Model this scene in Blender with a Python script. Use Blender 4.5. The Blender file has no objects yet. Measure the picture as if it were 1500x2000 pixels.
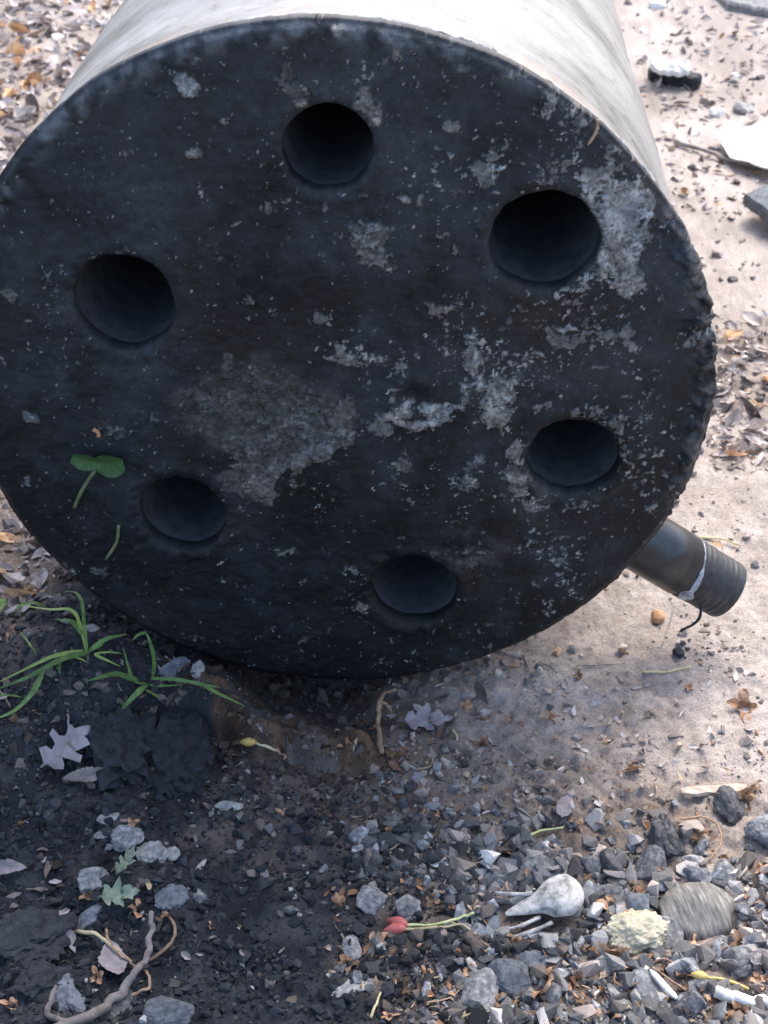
import bpy, bmesh, math, random
import numpy as np
from mathutils import Vector, Matrix, noise as mn

random.seed(11); rng = np.random.default_rng(7)
scene = bpy.context.scene
col = scene.collection

# ------------------------------------------------------------------ camera
R = 0.18                                  # drum radius, metres
F = 2800.0                                # focal length in photo pixels (1500 wide)
YAW, PIT = 0.053, 0.620
ZC = R + 0.003                            # drum axis height
n_ = np.array([math.sin(YAW)*math.cos(PIT), -math.sin(PIT), math.cos(YAW)*math.cos(PIT)])
u_ = np.array([n_[2], 0, -n_[0]]); u_ /= np.linalg.norm(u_)
v_ = np.cross(n_, u_); v_ = v_ if v_[1] > 0 else -v_
D0 = 3.806*R
C0 = np.array([(646.5-750)/F*D0, (782.4-1000)/F*D0, D0])
M = np.stack([u_, n_, -v_])               # camera axes -> world axes
CAM = M @ (-C0) + np.array([0, 0, ZC])
cd = bpy.data.cameras.new('camera'); cam = bpy.data.objects.new('camera', cd); col.objects.link(cam)
mw = Matrix.Identity(4)
for i in range(3):
    mw[i][0] = M[i, 0]; mw[i][1] = -M[i, 1]; mw[i][2] = -M[i, 2]; mw[i][3] = CAM[i]
cam.matrix_world = mw
cd.sensor_fit = 'HORIZONTAL'; cd.sensor_width = 36; cd.lens = F/1500*36
cd.clip_start = 0.02; cd.clip_end = 500
cd.dof.use_dof = True; cd.dof.focus_distance = 0.65; cd.dof.aperture_fstop = 34
scene.camera = cam

# ------------------------------------------------------------------ sky, sun, exposure
SUN_EL, SUN_AZ = math.radians(52), math.radians(22)   # azimuth from +Y towards +X: behind the drum
w = bpy.data.worlds.new('World'); scene.world = w; w.use_nodes = True
nt = w.node_tree; nt.nodes.clear()
sky = nt.nodes.new('ShaderNodeTexSky'); sky.sky_type = 'NISHITA'; sky.sun_disc = False
sky.sun_elevation = SUN_EL; sky.sun_rotation = SUN_AZ
sky.air_density = 1.0; sky.dust_density = 4.0; sky.ozone_density = 1.0
bg = nt.nodes.new('ShaderNodeBackground'); bg.inputs['Strength'].default_value = 0.15
wo = nt.nodes.new('ShaderNodeOutputWorld')
nt.links.new(sky.outputs[0], bg.inputs[0]); nt.links.new(bg.outputs[0], wo.inputs[0])
sd = bpy.data.lights.new('sun', 'SUN'); sd.energy = 1.3; sd.angle = math.radians(38); sd.color = (1, .97, .93)
sun = bpy.data.objects.new('sun', sd); col.objects.link(sun)
sdir = Vector((math.sin(SUN_AZ)*math.cos(SUN_EL), math.cos(SUN_AZ)*math.cos(SUN_EL), math.sin(SUN_EL)))
sun.rotation_euler = sdir.to_track_quat('Z', 'Y').to_euler(); sun.location = sdir*5
vs = scene.view_settings; vs.view_transform = 'Standard'; vs.look = 'None'; vs.gamma = 1.0
vs.exposure = 1.32; vs.use_curve_mapping = False

# ------------------------------------------------------------------ numeric helpers
def _hash(ix, iy, s):
    h = (ix.astype(np.int64)*374761393 + iy.astype(np.int64)*668265263 + s*974634777) & 0xFFFFFFFF
    h = ((h ^ (h >> 13))*1274126177) & 0xFFFFFFFF
    return ((h ^ (h >> 16)) & 0xFFFF)/65535.0
def pn(x, y, s=0):
    x = np.asarray(x, float); y = np.asarray(y, float)
    xi = np.floor(x); yi = np.floor(y); fx = x-xi; fy = y-yi
    ux = fx*fx*fx*(fx*(fx*6-15)+10); uy = fy*fy*fy*(fy*(fy*6-15)+10)
    def g(ox, oy):
        a = _hash(xi+ox, yi+oy, s)*2*np.pi
        return np.cos(a)*(fx-ox)+np.sin(a)*(fy-oy)
    a = g(0, 0)*(1-ux)+g(1, 0)*ux; b = g(0, 1)*(1-ux)+g(1, 1)*ux
    return (a*(1-uy)+b*uy)*1.4
def fbm(x, y, s=0, o=4, g=.5):
    t = 0; a = 1; k = 0
    for i in range(o):
        t = t+a*pn(x*2**i, y*2**i, s+i*17); k += a; a *= g
    return t/k*1.5
def ss(a, b, x):
    t = np.clip((x-a)/(b-a), 0, 1); return t*t*(3-2*t)
def mixc(a, b, t):
    return np.asarray(a)[None, :]*(1-t[:, None])+np.asarray(b)[None, :]*t[:, None]

def rayd(px, py): return M @ np.array([(px-750)/F, (py-1000)/F, 1.0])
def plane_z(px, py, z):
    D = rayd(px, py); return CAM+D*((z-CAM[2])/D[2])
def on_plate(px, py, y=0.0):
    D = rayd(px, py); return CAM+D*((y-CAM[1])/D[1])

# ------------------------------------------------------------------ terrain height and tone
_cp = [(1500,300,.1),(1300,500,0),(1450,1000,0),(1500,1250,.15),(1200,1250,.05),(1350,1100,0),(1000,1300,.2),(850,1340,.6),(800,1450,.9),
 (950,1420,.5),(1100,1350,.2),(1250,1400,.5),(1400,1400,.15),(1480,1480,.1),(1300,1500,.3),(1150,1500,.6),(1000,1530,.75),(850,1530,1.05),
 (700,1560,1.2),(500,1540,1.3),(450,1600,1.4),(600,1650,1.5),(750,1650,1.25),(900,1650,1.15),(1100,1620,.95),(1300,1600,.7),(1450,1600,.55),
 (1450,1800,.9),(1200,1850,1.1),(1000,1950,1.2),(800,1850,1.35),(700,1800,1.5),(600,1800,1.8),(500,1900,1.9),(400,1750,1.7),(550,1980,1.75),
 (200,1900,1.75),(50,1850,1.9),(50,1700,1.85),(200,1650,1.6),(60,1600,1.7),(200,1500,1.9),(350,1480,2),(80,1480,1.7),(50,1350,1.5),(200,1250,1.6),
 (350,1330,1.7),(50,1200,1.1),(30,1050,.8),(600,1380,1.5),(700,1400,1.55),(600,1450,1.5),(700,1470,1.4),(100,200,.5),(0,330,.55),(150,50,.4),(1350,150,.3),
 (1400,50,.1),(1450,750,.6),(1450,850,.4),(700,1200,1.5),(400,1100,1.5),(700,700,.8)]
_cw = np.array([[*plane_z(a, b, 0)[:2], c] for a, b, c in _cp])
def tone_full(x, y):
    x = np.asarray(x, float); y = np.asarray(y, float); sh = x.shape; x = x.ravel(); y = y.ravel()
    wx = x+.012*pn(x*35, y*35, 5); wy = y+.012*pn(x*35, y*35, 6)
    num = 0; den = 0
    for a, b, c in _cw:
        wt = 1/(((wx-a)**2+(wy-b)**2)+2e-4)**2
        num = num+wt*c; den = den+wt
    return (num/den).reshape(sh)
_tx = np.arange(-.75, .75, .0022); _ty = np.arange(-.33, 1.6, .0022)
_TG = tone_full(*np.meshgrid(_tx, _ty))
def tone(x, y):
    """tabulated tone, bilinear"""
    a = np.clip((np.asarray(x, float)+.75)/.0022, 0, len(_tx)-1.001); b = np.clip((np.asarray(y, float)+.33)/.0022, 0, len(_ty)-1.001)
    i = a.astype(int); j = b.astype(int); p = a-i; q = b-j
    return (_TG[j, i]*(1-p)+_TG[j, i+1]*p)*(1-q)+(_TG[j+1, i]*(1-p)+_TG[j+1, i+1]*p)*q
def bump(x, y, cx, cy, rx, ry): return np.exp(-((x-cx)/rx)**2-((y-cy)/ry)**2)
def seg(x, y, ax, ay, bx, by, wd):
    t = np.clip(((x-ax)*(bx-ax)+(y-ay)*(by-ay))/((bx-ax)**2+(by-ay)**2), 0, 1)
    d2 = (x-ax-t*(bx-ax))**2+(y-ay-t*(by-ay))**2
    return np.exp(-d2/wd**2)
def h0(x, y):
    """large forms: bank on the left, hollow under the drum's lip, brown ridge before it"""
    h = .030*ss(-.045, -.17, x)*np.exp(-((y-.03)/.14)**2)
    h = h-.032*bump(x, y, -.018, .012, .042, .040)
    rd = ((x+.085)*(-.032)-(y+.028)*.089)/.0946; rl_ = ((x+.085)*.089+(y+.028)*(-.032))/.0946
    rd = rd+.007*fbm(x*48, y*48, 36, 4, .65); h = h+(.018+.006*fbm(x*70, y*70, 37, 3))*ss(.0110, .0045, rd)*ss(-.026, -.004, rd)*ss(-.012, .012, rl_)*ss(.112, .098, rl_)
    h = h+.022*seg(x, y, -.15, -.016, -.065, -.016, .020)
    h = h-.004*seg(x, y, -.07, -.056, .0, -.086, .010)
    h = h+.006*ss(1.2, 1.8, tone(x, y))*fbm(x*26, y*26, 35, 2)
    h = h+.004*pn(x*7, y*7, 31)*ss(.2, .5, np.hypot(x, y-.1))
    h = h-.004*np.exp(-((x/.16)**2+((y-.3)/.28)**4))
    return h
def hgt(x, y):
    x = np.asarray(x, float); y = np.asarray(y, float)
    t = tone(x, y); rough = .45+.55*ss(.05, .7, t)
    return h0(x, y)+.0030*ss(.2, .5, t)*ss(1.3, .9, t)*fbm(x*95, y*95, 14, 3, .6)+rough*(.0035*fbm(x*45, y*45, 3, 3)+.0014*fbm(x*190, y*190, 9, 2))+.0009*fbm(x*230, y*230, 12, 3, .6)
_tz = np.linspace(.09, -.06, 90)
def at(px, py, dz=0.0):
    """where the view ray through a photo pixel meets the ground (raised by dz)"""
    D = rayd(px, py); t = (_tz-CAM[2])/D[2]; Q_ = CAM+D*t[:, None]
    g = Q_[:, 2]-dz-hgt(Q_[:, 0], Q_[:, 1]); k_ = np.where(g <= 0)[0]
    if not len(k_): return Q_[-1]
    k_ = max(1, int(k_[0])); f_ = g[k_-1]/(g[k_-1]-g[k_]+1e-12)
    return Q_[k_-1]*(1-f_)+Q_[k_]*f_
def mpp(P):                                # metres per photo pixel at a point
    return float((M.T @ (np.asarray(P)-CAM))[2])/F

# ------------------------------------------------------------------ mesh helpers
def mesh_np(name, V, Fc, k, colr=None, smooth=False):
    """V (n,3), Fc (m,k) uniform polygons"""
    me = bpy.data.meshes.new(name); V = np.asarray(V, np.float32); Fc = np.asarray(Fc, np.int32)
    me.vertices.add(len(V)); me.vertices.foreach_set('co', V.ravel())
    me.loops.add(Fc.size); me.loops.foreach_set('vertex_index', Fc.ravel())
    me.polygons.add(len(Fc)); me.polygons.foreach_set('loop_start', np.arange(0, Fc.size, k, dtype=np.int32))
    me.polygons.foreach_set('use_smooth', np.full(len(Fc), smooth))
    me.update(calc_edges=True)
    if colr is not None:
        a = me.color_attributes.new('tint', 'FLOAT_COLOR', 'POINT')
        c = np.ones((len(V), 4), np.float32); c[:, :colr.shape[1]] = colr
        a.data.foreach_set('color', c.ravel())
    return me
def obj(name, me, mat=None, parent=None, loc=None, rot=None, scl=None):
    o = bpy.data.objects.new(name, me); col.objects.link(o)
    if mat is not None and me is not None and not me.materials: me.materials.append(mat)
    if parent is not None: o.parent = parent
    if loc is not None: o.location = loc
    if rot is not None: o.rotation_euler = rot
    if scl is not None: o.scale = scl
    return o
def tag(o, label, cat=None, group=None, kind=None):
    o['label'] = label
    if cat: o['category'] = cat
    if group: o['group'] = group
    if kind: o['kind'] = kind
    return o
def tube_mesh(name, pts, rad, sides=8, caps=True, lump=0.0):
    pts = [Vector(p) for p in pts]; n = len(pts)
    rad = rad if hasattr(rad, '__len__') else [rad]*n
    V = []; Fc = []; lsd = Vector((random.uniform(0, 90), random.uniform(0, 90), 0))
    up = Vector((0, 0, 1)); prev = None
    for i in range(n):
        t = (pts[min(i+1, n-1)]-pts[max(i-1, 0)]).normalized()
        if prev is None:
            s = t.cross(up) if abs(t.dot(up)) < .95 else t.cross(Vector((1, 0, 0)))
        else: s = prev-t*prev.dot(t)
        s.normalize(); prev = s; b = t.cross(s)
        for j in range(sides):
            a = 2*math.pi*j/sides
            q = rad[i]*(1+lump*2.2*mn.noise(Vector((math.cos(a)*.8, math.sin(a)*.8, i*.28))+lsd))
            V.append(pts[i]+(s*math.cos(a)+b*math.sin(a))*q)
    for i in range(n-1):
        for j in range(sides):
            k = (j+1) % sides
            Fc.append((i*sides+j, i*sides+k, (i+1)*sides+k, (i+1)*sides+j))
    if caps:
        Fc.append(tuple(range(sides-1, -1, -1))); Fc.append(tuple(range((n-1)*sides, n*sides)))
    me = bpy.data.meshes.new(name); me.from_pydata(V, [], Fc); me.update()
    me.polygons.foreach_set('use_smooth', [True]*len(me.polygons))
    return me
def spline(pts, m=5):
    """Catmull-Rom through the points"""
    P = [Vector(p) for p in pts]
    if len(P) < 3: return [P[0].lerp(P[-1], i/(m)) for i in range(m+1)]
    Q = [P[0]*2-P[1]]+P+[P[-1]*2-P[-2]]; out = []
    for i in range(1, len(Q)-2):
        for k in range(m):
            t = k/m; a, b, c, d = Q[i-1:i+3]
            out.append(.5*((2*b)+(c-a)*t+(2*a-5*b+4*c-d)*t*t+(3*b-a-3*c+d)*t**3))
    out.append(P[-1]); return out

# ------------------------------------------------------------------ materials
def new_mat(name):
    m = bpy.data.materials.new(name); m.use_nodes = True
    nt = m.node_tree; b = nt.nodes['Principled BSDF']; return m, nt, b
def nd(nt, t, **kw):
    x = nt.nodes.new(t)
    for k, v in kw.items():
        if k in x.inputs.keys() if hasattr(x.inputs, 'keys') else False: x.inputs[k].default_value = v
        else: setattr(x, k, v)
    return x
def ramp(nt, fac, stops):
    r = nt.nodes.new('ShaderNodeValToRGB'); e = r.color_ramp.elements
    e[0].position, e[0].color = stops[0][0], (*stops[0][1], 1)
    e[1].position, e[1].color = stops[-1][0], (*stops[-1][1], 1)
    for p, c in stops[1:-1]:
        q = e.new(p); q.color = (*c, 1)
    nt.links.new(fac, r.inputs[0]); return r.outputs[0]
def noise(nt, scale, detail=4, rough=.6, coord='Object', stretch=None):
    tc = nt.nodes.new('ShaderNodeTexCoord'); n = nt.nodes.new('ShaderNodeTexNoise')
    n.inputs['Scale'].default_value = scale; n.inputs['Detail'].default_value = detail; n.inputs['Roughness'].default_value = rough
    if stretch:
        mp = nt.nodes.new('ShaderNodeMapping'); mp.inputs['Scale'].default_value = stretch
        nt.links.new(tc.outputs[coord], mp.inputs[0]); nt.links.new(mp.outputs[0], n.inputs[0])
    else: nt.links.new(tc.outputs[coord], n.inputs[0])
    return n.outputs['Fac']
def bumpn(nt, b, fac, dist, strength=.6):
    bp = nt.nodes.new('ShaderNodeBump'); bp.inputs['Strength'].default_value = strength; bp.inputs['Distance'].default_value = dist
    nt.links.new(fac, bp.inputs['Height']); nt.links.new(bp.outputs[0], b.inputs['Normal'])
def mult(nt, a, bcol, fac=1.0):
    m = nt.nodes.new('ShaderNodeMix'); m.data_type = 'RGBA'; m.blend_type = 'MULTIPLY'; m.inputs[0].default_value = fac
    nt.links.new(a, m.inputs[6]); nt.links.new(bcol, m.inputs[7]); return m.outputs[2]
def tint_mat(name, rough, scale, lo, hi, bdist, spec=.3, rnd=0.0):
    """colour comes from the 'tint' attribute, varied by fine noise"""
    m, nt, b = new_mat(name)
    a = nt.nodes.new('ShaderNodeVertexColor'); a.layer_name = 'tint'
    f = noise(nt, scale, 5, .65)
    c = mult(nt, a.outputs[0], ramp(nt, f, [(.25, (lo,)*3), (.75, (hi,)*3)]))
    nt.links.new(c, b.inputs['Base Color'])
    b.inputs['Roughness'].default_value = rough; b.inputs['Specular IOR Level'].default_value = spec
    bumpn(nt, b, f, bdist); return m
def two_mat(name, c1, c2, rough=.85, scale=300, bdist=.0006, spec=.3, stretch=None, c3=None, rand=.35, trans=0.0):
    """two or three tones mixed by noise, with a per-object shift of brightness"""
    m, nt, b = new_mat(name)
    f = noise(nt, scale, 5, .65, stretch=stretch)
    stops = [(.3, c1), (.62, c2)] if c3 is None else [(.3, c1), (.52, c2), (.68, c3)]
    c = ramp(nt, f, stops)
    oi = nt.nodes.new('ShaderNodeObjectInfo')
    g = ramp(nt, oi.outputs['Random'], [(0, (1-rand,)*3), (1, (1+rand,)*3)])
    c = mult(nt, c, g)
    nt.links.new(c, b.inputs['Base Color'])
    b.inputs['Roughness'].default_value = rough; b.inputs['Specular IOR Level'].default_value = spec
    if trans:
        b.inputs['Subsurface Weight'].default_value = 0
        t = nt.nodes.new('ShaderNodeBsdfTranslucent'); ms = nt.nodes.new('ShaderNodeMixShader'); ms.inputs[0].default_value = trans
        nt.links.new(c, t.inputs[0]); o = nt.nodes['Material Output']
        nt.links.new(b.outputs[0], ms.inputs[1]); nt.links.new(t.outputs[0], ms.inputs[2]); nt.links.new(ms.outputs[0], o.inputs[0])
    bumpn(nt, b, f, bdist); return m

MAT = {}
MAT['ground'] = tint_mat('soil', .95, 620, .58, 1.34, .0016, .15)
MAT['crumb'] = tint_mat('crumbs', .9, 900, .7, 1.3, .0004, .2)
MAT['plate'] = tint_mat('sooty_plate', .55, 1100, .72, 1.25, .0007, .4)
MAT['chip'] = two_mat('charcoal_chip', (.04, .043, .052), (.16, .168, .185), .55, 1.2, .0006, .5, c3=(.42, .425, .44), rand=.6)
MAT['charcoal'] = two_mat('charcoal', (.035, .038, .046), (.115, .12, .135), .6, 260, .0007, .45, c3=(.23, .235, .245), rand=.6)
MAT['stone_grey'] = two_mat('grey_stone', (.07, .075, .082), (.20, .203, .207), .85, 330, .0006, .3, c3=(.36, .36, .36), rand=.4)
MAT['stone_blue'] = two_mat('bluish_stone', (.06, .068, .082), (.19, .21, .24), .8, 330, .0006, .3, rand=.3)
MAT['stone_pale'] = two_mat('pale_chip', (.16, .16, .16), (.46, .455, .44), .85, 330, .0004, .3, rand=.25)
MAT['striped'] = two_mat('striped_stone', (.09, .09, .088), (.20, .19, .175), .75, 120, .0005, .3, stretch=(6, 1, 1), c3=(.36, .34, .31), rand=0)
MAT['black'] = two_mat('charred_black', (.014, .016, .021), (.040, .044, .052), .75, 220, .0030, .3, rand=.2)
MAT['husk'] = two_mat('dry_husk', (.20, .10, .06), (.44, .26, .155), .8, 2.0, .0004, .25, c3=(.60, .43, .31), rand=.5, trans=.15)
MAT['red'] = two_mat('red_bud', (.34, .06, .06), (.55, .16, .14), .5, 200, .0002, .4, rand=.1)
MAT['yellow'] = two_mat('yellow_bud', (.60, .36, .08), (.75, .55, .20), .55, 160, .0002, .4, rand=.1)
MAT['straw'] = two_mat('straw', (.42, .33, .19), (.66, .58, .36), .7, 160, .0002, .3, rand=.3)
MAT['greenstem'] = two_mat('green_stem', (.38, .45, .16), (.62, .66, .34), .55, 160, .0002, .4, rand=.1)
MAT['twig'] = two_mat('twig_bark', (.15, .125, .12), (.34, .30, .29), .85, 150, .0006, .25, rand=.3)
MAT['brownstalk'] = two_mat('brown_stalk', (.20, .12, .08), (.42, .29, .20), .8, 200, .0003, .25, rand=.4)
MAT['leaf_pale'] = two_mat('dry_leaf_pale', (.30, .255, .245), (.52, .455, .435), .7, 1.6, .0007, .35, c3=(.68, .63, .60), rand=.38, trans=.12)
MAT['leaf_tan'] = two_mat('dry_leaf_tan', (.36, .19, .09), (.58, .36, .20), .75, 1.6, .0007, .3, c3=(.70, .50, .32), rand=.4, trans=.15)
MAT['leaf_grey'] = two_mat('dry_leaf_grey', (.20, .175, .19), (.36, .32, .335), .7, 2.2, .0006, .3, rand=.2, trans=.08)
MAT['leaf_dark'] = two_mat('dry_leaf_dark', (.10, .08, .075), (.24, .19, .175), .75, 1.6, .0006, .3, rand=.4, trans=.08)
MAT['grass'] = two_mat('grass_blade', (.08, .17, .045), (.22, .36, .11), .5, 180, .0002, .4, stretch=(1, 1, 1), rand=.25, trans=.3)
MAT['grass_yellow'] = two_mat('yellow_grass', (.24, .36, .08), (.42, .52, .16), .5, 120, .0002, .4, rand=.2, trans=.3)
MAT['seedling'] = two_mat('seedling_leaf', (.035, .10, .035), (.10, .20, .075), .45, 220, .0002, .45, rand=.1, trans=.2)
MAT['seedstem'] = two_mat('seedling_stem', (.10, .13, .06), (.22, .25, .13), .6, 200, .0002, .4, rand=.1)
MAT['lichen'] = two_mat('green_lichen', (.15, .20, .15), (.32, .38, .29), .85, 2.5, .0007, .2, rand=.1)
MAT['bone'] = two_mat('bone', (.12, .118, .115), (.52, .505, .48), .7, 200, .0004, .35, c3=(.74, .725, .69), rand=.05)
MAT['foam'] = two_mat('yellowish_foam', (.34, .31, .215), (.58, .54, .42), .9, 4.0, .0012, .15, rand=.05)
MAT['whitescrap'] = two_mat('white_scrap', (.72, .73, .72), (.86, .86, .84), .6, 60, .0004, .3, rand=.05)
MAT['whitewood'] = two_mat('white_stick', (.48, .47, .45), (.78, .77, .75), .75, 130, .0004, .3, rand=.05)
MAT['wood'] = two_mat('wood_sliver', (.36, .27, .20), (.62, .52, .43), .8, 120, .0004, .25, stretch=(1, 5, 5), rand=.15)

# painted/galvanised pale shell of the drum, streaked and stained
m, nt, b = new_mat('pale_weathered_metal'); MAT['shell'] = m
f1 = noise(nt, 11, 7, .7, stretch=(1, 1.8, 1)); f2 = noise(nt, 90, 6, .7); f3 = noise(nt, 26, 5, .7)
c = ramp(nt, f1, [(.34, (.085, .085, .087)), (.45, (.21, .212, .215)), (.64, (.345, .35, .355))])
c = mult(nt, c, ramp(nt, f2, [(.30, (.45, .42, .39)), (.42, (.9, .89, .87)), (.6, (1, 1, 1))]))
tc = nt.nodes.new('ShaderNodeTexCoord'); sp = nt.nodes.new('ShaderNodeSeparateXYZ'); nt.links.new(tc.outputs['Object'], sp.inputs[0])
mr = nt.nodes.new('ShaderNodeMapRange'); nt.links.new(sp.outputs['Y'], mr.inputs[0])
mr.inputs['From Min'].default_value = .0; mr.inputs['From Max'].default_value = .035; mr.inputs['To Min'].default_value = 1; mr.inputs['To Max'].default_value = 0
mm = nt.nodes.new('ShaderNodeMath'); mm.operation = 'MULTIPLY'; nt.links.new(mr.outputs[0], mm.inputs[0]); nt.links.new(ramp(nt, f3, [(.46, (0, 0, 0)), (.62, (1, 1, 1))]), mm.inputs[1])
mx = nt.nodes.new('ShaderNodeMix'); mx.data_type = 'RGBA'; nt.links.new(mm.outputs[0], mx.inputs[0]); nt.links.new(c, mx.inputs[6]); mx.inputs[7].default_value = (.46, .29, .20, 1)
nt.links.new(mx.outputs[2], b.inputs['Base Color']); b.inputs['Roughness'].default_value = .5; b.inputs['Specular IOR Level'].default_value = .45
bumpn(nt, b, f2, .0006, .5)
# dark steel of the outlet pipe
m, nt, b = new_mat('dark_pipe_steel'); MAT['pipe'] = m
f1 = noise(nt, 55, 5, .7)
nt.links.new(ramp(nt, f1, [(.32, (.012, .014, .018)), (.58, (.04, .048, .058)), (.76, (.14, .16, .18))]), b.inputs['Base Color'])
b.inputs['Roughness'].default_value = .3; b.inputs['Specular IOR Level'].default_value = .8; b.inputs['Metallic'].default_value = .3
bumpn(nt, b, f1, .0006, .5)
MAT['thread'] = two_mat('dark_thread', (.012, .013, .017), (.045, .048, .055), .45, 200, .0004, .5, rand=0)
MAT['tape'] = two_mat('white_smear', (.10, .12, .14), (.52, .57, .60), .5, 200, .0003, .4, rand=0)
MAT['tube'] = two_mat('sooty_tube', (.05, .054, .064), (.10, .106, .12), .8, 120, .0006, .2, rand=0)

# ------------------------------------------------------------------ ground
def axis_coords(lo, hi, step, far, g=1.13, gd=None):
    gd = gd or g
    c = list(np.arange(lo, hi+1e-9, step)); s = step; x = c[-1]
    up = []
    while x < far: s *= g; x += s; up.append(x)
    s = step; x = c[0]; dn = []
    while x > -far: s *= gd; x -= s; dn.append(x)
    return np.array(dn[::-1]+c+up)
gx = axis_coords(-.27, .31, .0018, 90, 1.08); gy = axis_coords(-.27, .14, .0018, 90, 1.024, 1.13)
X, Y = np.meshgrid(gx, gy); T = tone(X, Y); H = hgt(X, Y)
far = ss(1.5, 8, np.hypot(X, Y)); H = H*(1-far)+far*.15*pn(X*.25, Y*.25, 44)
tx = T.ravel(); xf = X.ravel(); yf = Y.ravel()
tx = np.clip(tx+.22*fbm(xf*60, yf*60, 21, 3), 0, 2)
pale = mixc((.34, .295, .27), (.49, .435, .405), ss(-.45, .45, .6*fbm(xf*9, yf*9, 77, 3)+.55*fbm(xf*60, yf*60, 76, 4, .65)))
mid = mixc((.175, .138, .113), (.27, .222, .187), ss(-.4, .5, fbm(xf*25, yf*25, 78, 3)))
blk = mixc((.024, .027, .034), (.052, .056, .066), ss(-.4, .5, fbm(xf*40, yf*40, 79, 3)))
t1 = ss(.05, 1.0, tx)[:, None]; t2 = ss(1.0, 1.75, tx)[:, None]
gc = (pale*(1-t1)+mid*t1)*(1-t2)+blk*t2
br = (np.clip(1.3*seg(xf, yf, -.060, -.028, .006, -.054, .024), 0, 1)*ss(-.45, .2, fbm(xf*45, yf*45, 80, 4)))[:, None]
gc = gc*(1-.85*br)+(np.array([[.135, .082, .052]])*(.40+.80*ss(-.4, .5, fbm(xf*110, yf*110, 180, 4)))[:, None])*.85*br
nx, ny = len(gx), len(gy); I = np.arange(nx*ny).reshape(ny, nx)
GF = np.stack([I[:-1, :-1].ravel(), I[:-1, 1:].ravel(), I[1:, 1:].ravel(), I[1:, :-1].ravel()], 1)
ground = obj('ground', mesh_np('ground', np.stack([xf, yf, H.ravel()], 1), GF, 4, gc, True), MAT['ground'])
tag(ground, 'pale dusty earth turning to black charred soil in front of the drum', kind='structure')

# ------------------------------------------------------------------ drum
drum = obj('boiler_drum', None, loc=(0, 0, 0))
tag(drum, 'large soot-blackened metal boiler drum with six holes lying on its side', 'drum')
HP = [(640, 290, 90), (1063, 471, 106), (1119, 894, 89), (810, 1153, 84), (357, 1005, 86), (242, 592, 102)]
holes = []
for px, py, rp in HP:
    P = on_plate(px, py); holes.append((P[0], P[2]-ZC, rp*mpp(P)))
def hole_r(k, a):
    r = holes[k][2]
    return r*(1+.018*np.sin(2*a+k)+.012*np.sin(5*a+2*k)+.02*pn(a*3+9*k, a*0+k, 3))
def rim_r(a):                              # a: angle in the plate plane (x right, z up)
    q = np.cos(a+.75); jag = ss(.2, .8, q)
    return R*(1.0+.0035*np.sin(3*a+1)+.004*pn(a*5, a*0, 8)) + .0022*(.30+1.5*jag)*ss(-.3, .6, pn(a*7, a*0+3, 41))*fbm(a*19, a*0, 4, 4, .65)+.0024*ss(.94, .99, np.cos(a-.24))*np.clip(.4+1.3*fbm(a*17, a*0+2, 43, 5, .75), -.3, 1.8)
S = .00056
lin = np.arange(-R*1.03, R*1.03, S); PX, PZ = np.meshgrid(lin, lin)
px_, pz_ = PX.ravel(), PZ.ravel()
pr, pa = np.hypot(px_, pz_), np.arctan2(pz_, px_)
ins = pr < rim_r(pa)
for k, (hx, hz, hr) in enumerate(holes):
    a = np.arctan2(pz_-hz, px_-hx); ins &= np.hypot(px_-hx, pz_-hz) > hole_r(k, a)
N = len(lin); I = np.arange(N*N).reshape(N, N)
Q = np.stack([I[:-1, :-1].ravel(), I[:-1, 1:].ravel(), I[1:, 1:].ravel(), I[1:, :-1].ravel()], 1)
Q = Q[ins[Q].all(1)]
E = np.concatenate([Q[:, [0, 1]], Q[:, [1, 2]], Q[:, [2, 3]], Q[:, [3, 0]]])
key = np.sort(E, 1); key = key[:, 0]*np.int64(N*N)+key[:, 1]
uq, inv, cnt = np.unique(key, return_inverse=True, return_counts=True)
BE = E[cnt[inv] == 1]                      # boundary edges, directed
bv = np.unique(BE)
vx, vz = px_.copy(), pz_.copy()
for k, (hx, hz, hr) in enumerate(holes):   # snap the boundary to the true outline
    d = np.hypot(vx[bv]-hx, vz[bv]-hz); s_ = bv[d < hr*1.25]
    a = np.arctan2(vz[s_]-hz, vx[s_]-hx); rr = hole_r(k, a)
    vx[s_] = hx+rr*np.cos(a); vz[s_] = hz+rr*np.sin(a)
s_ = bv[np.hypot(vx[bv], vz[bv]) > R*.93]; a = np.arctan2(vz[s_], vx[s_]); rr = rim_r(a); vx[s_] = rr*np.cos(a); vz[s_] = rr*np.sin(a)
used = np.unique(Q); remap = -np.ones(N*N, np.int64); remap[used] = np.arange(len(used))
Q = remap[Q]; BE = remap[BE]; x = vx[used]; z = vz[used]

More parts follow.
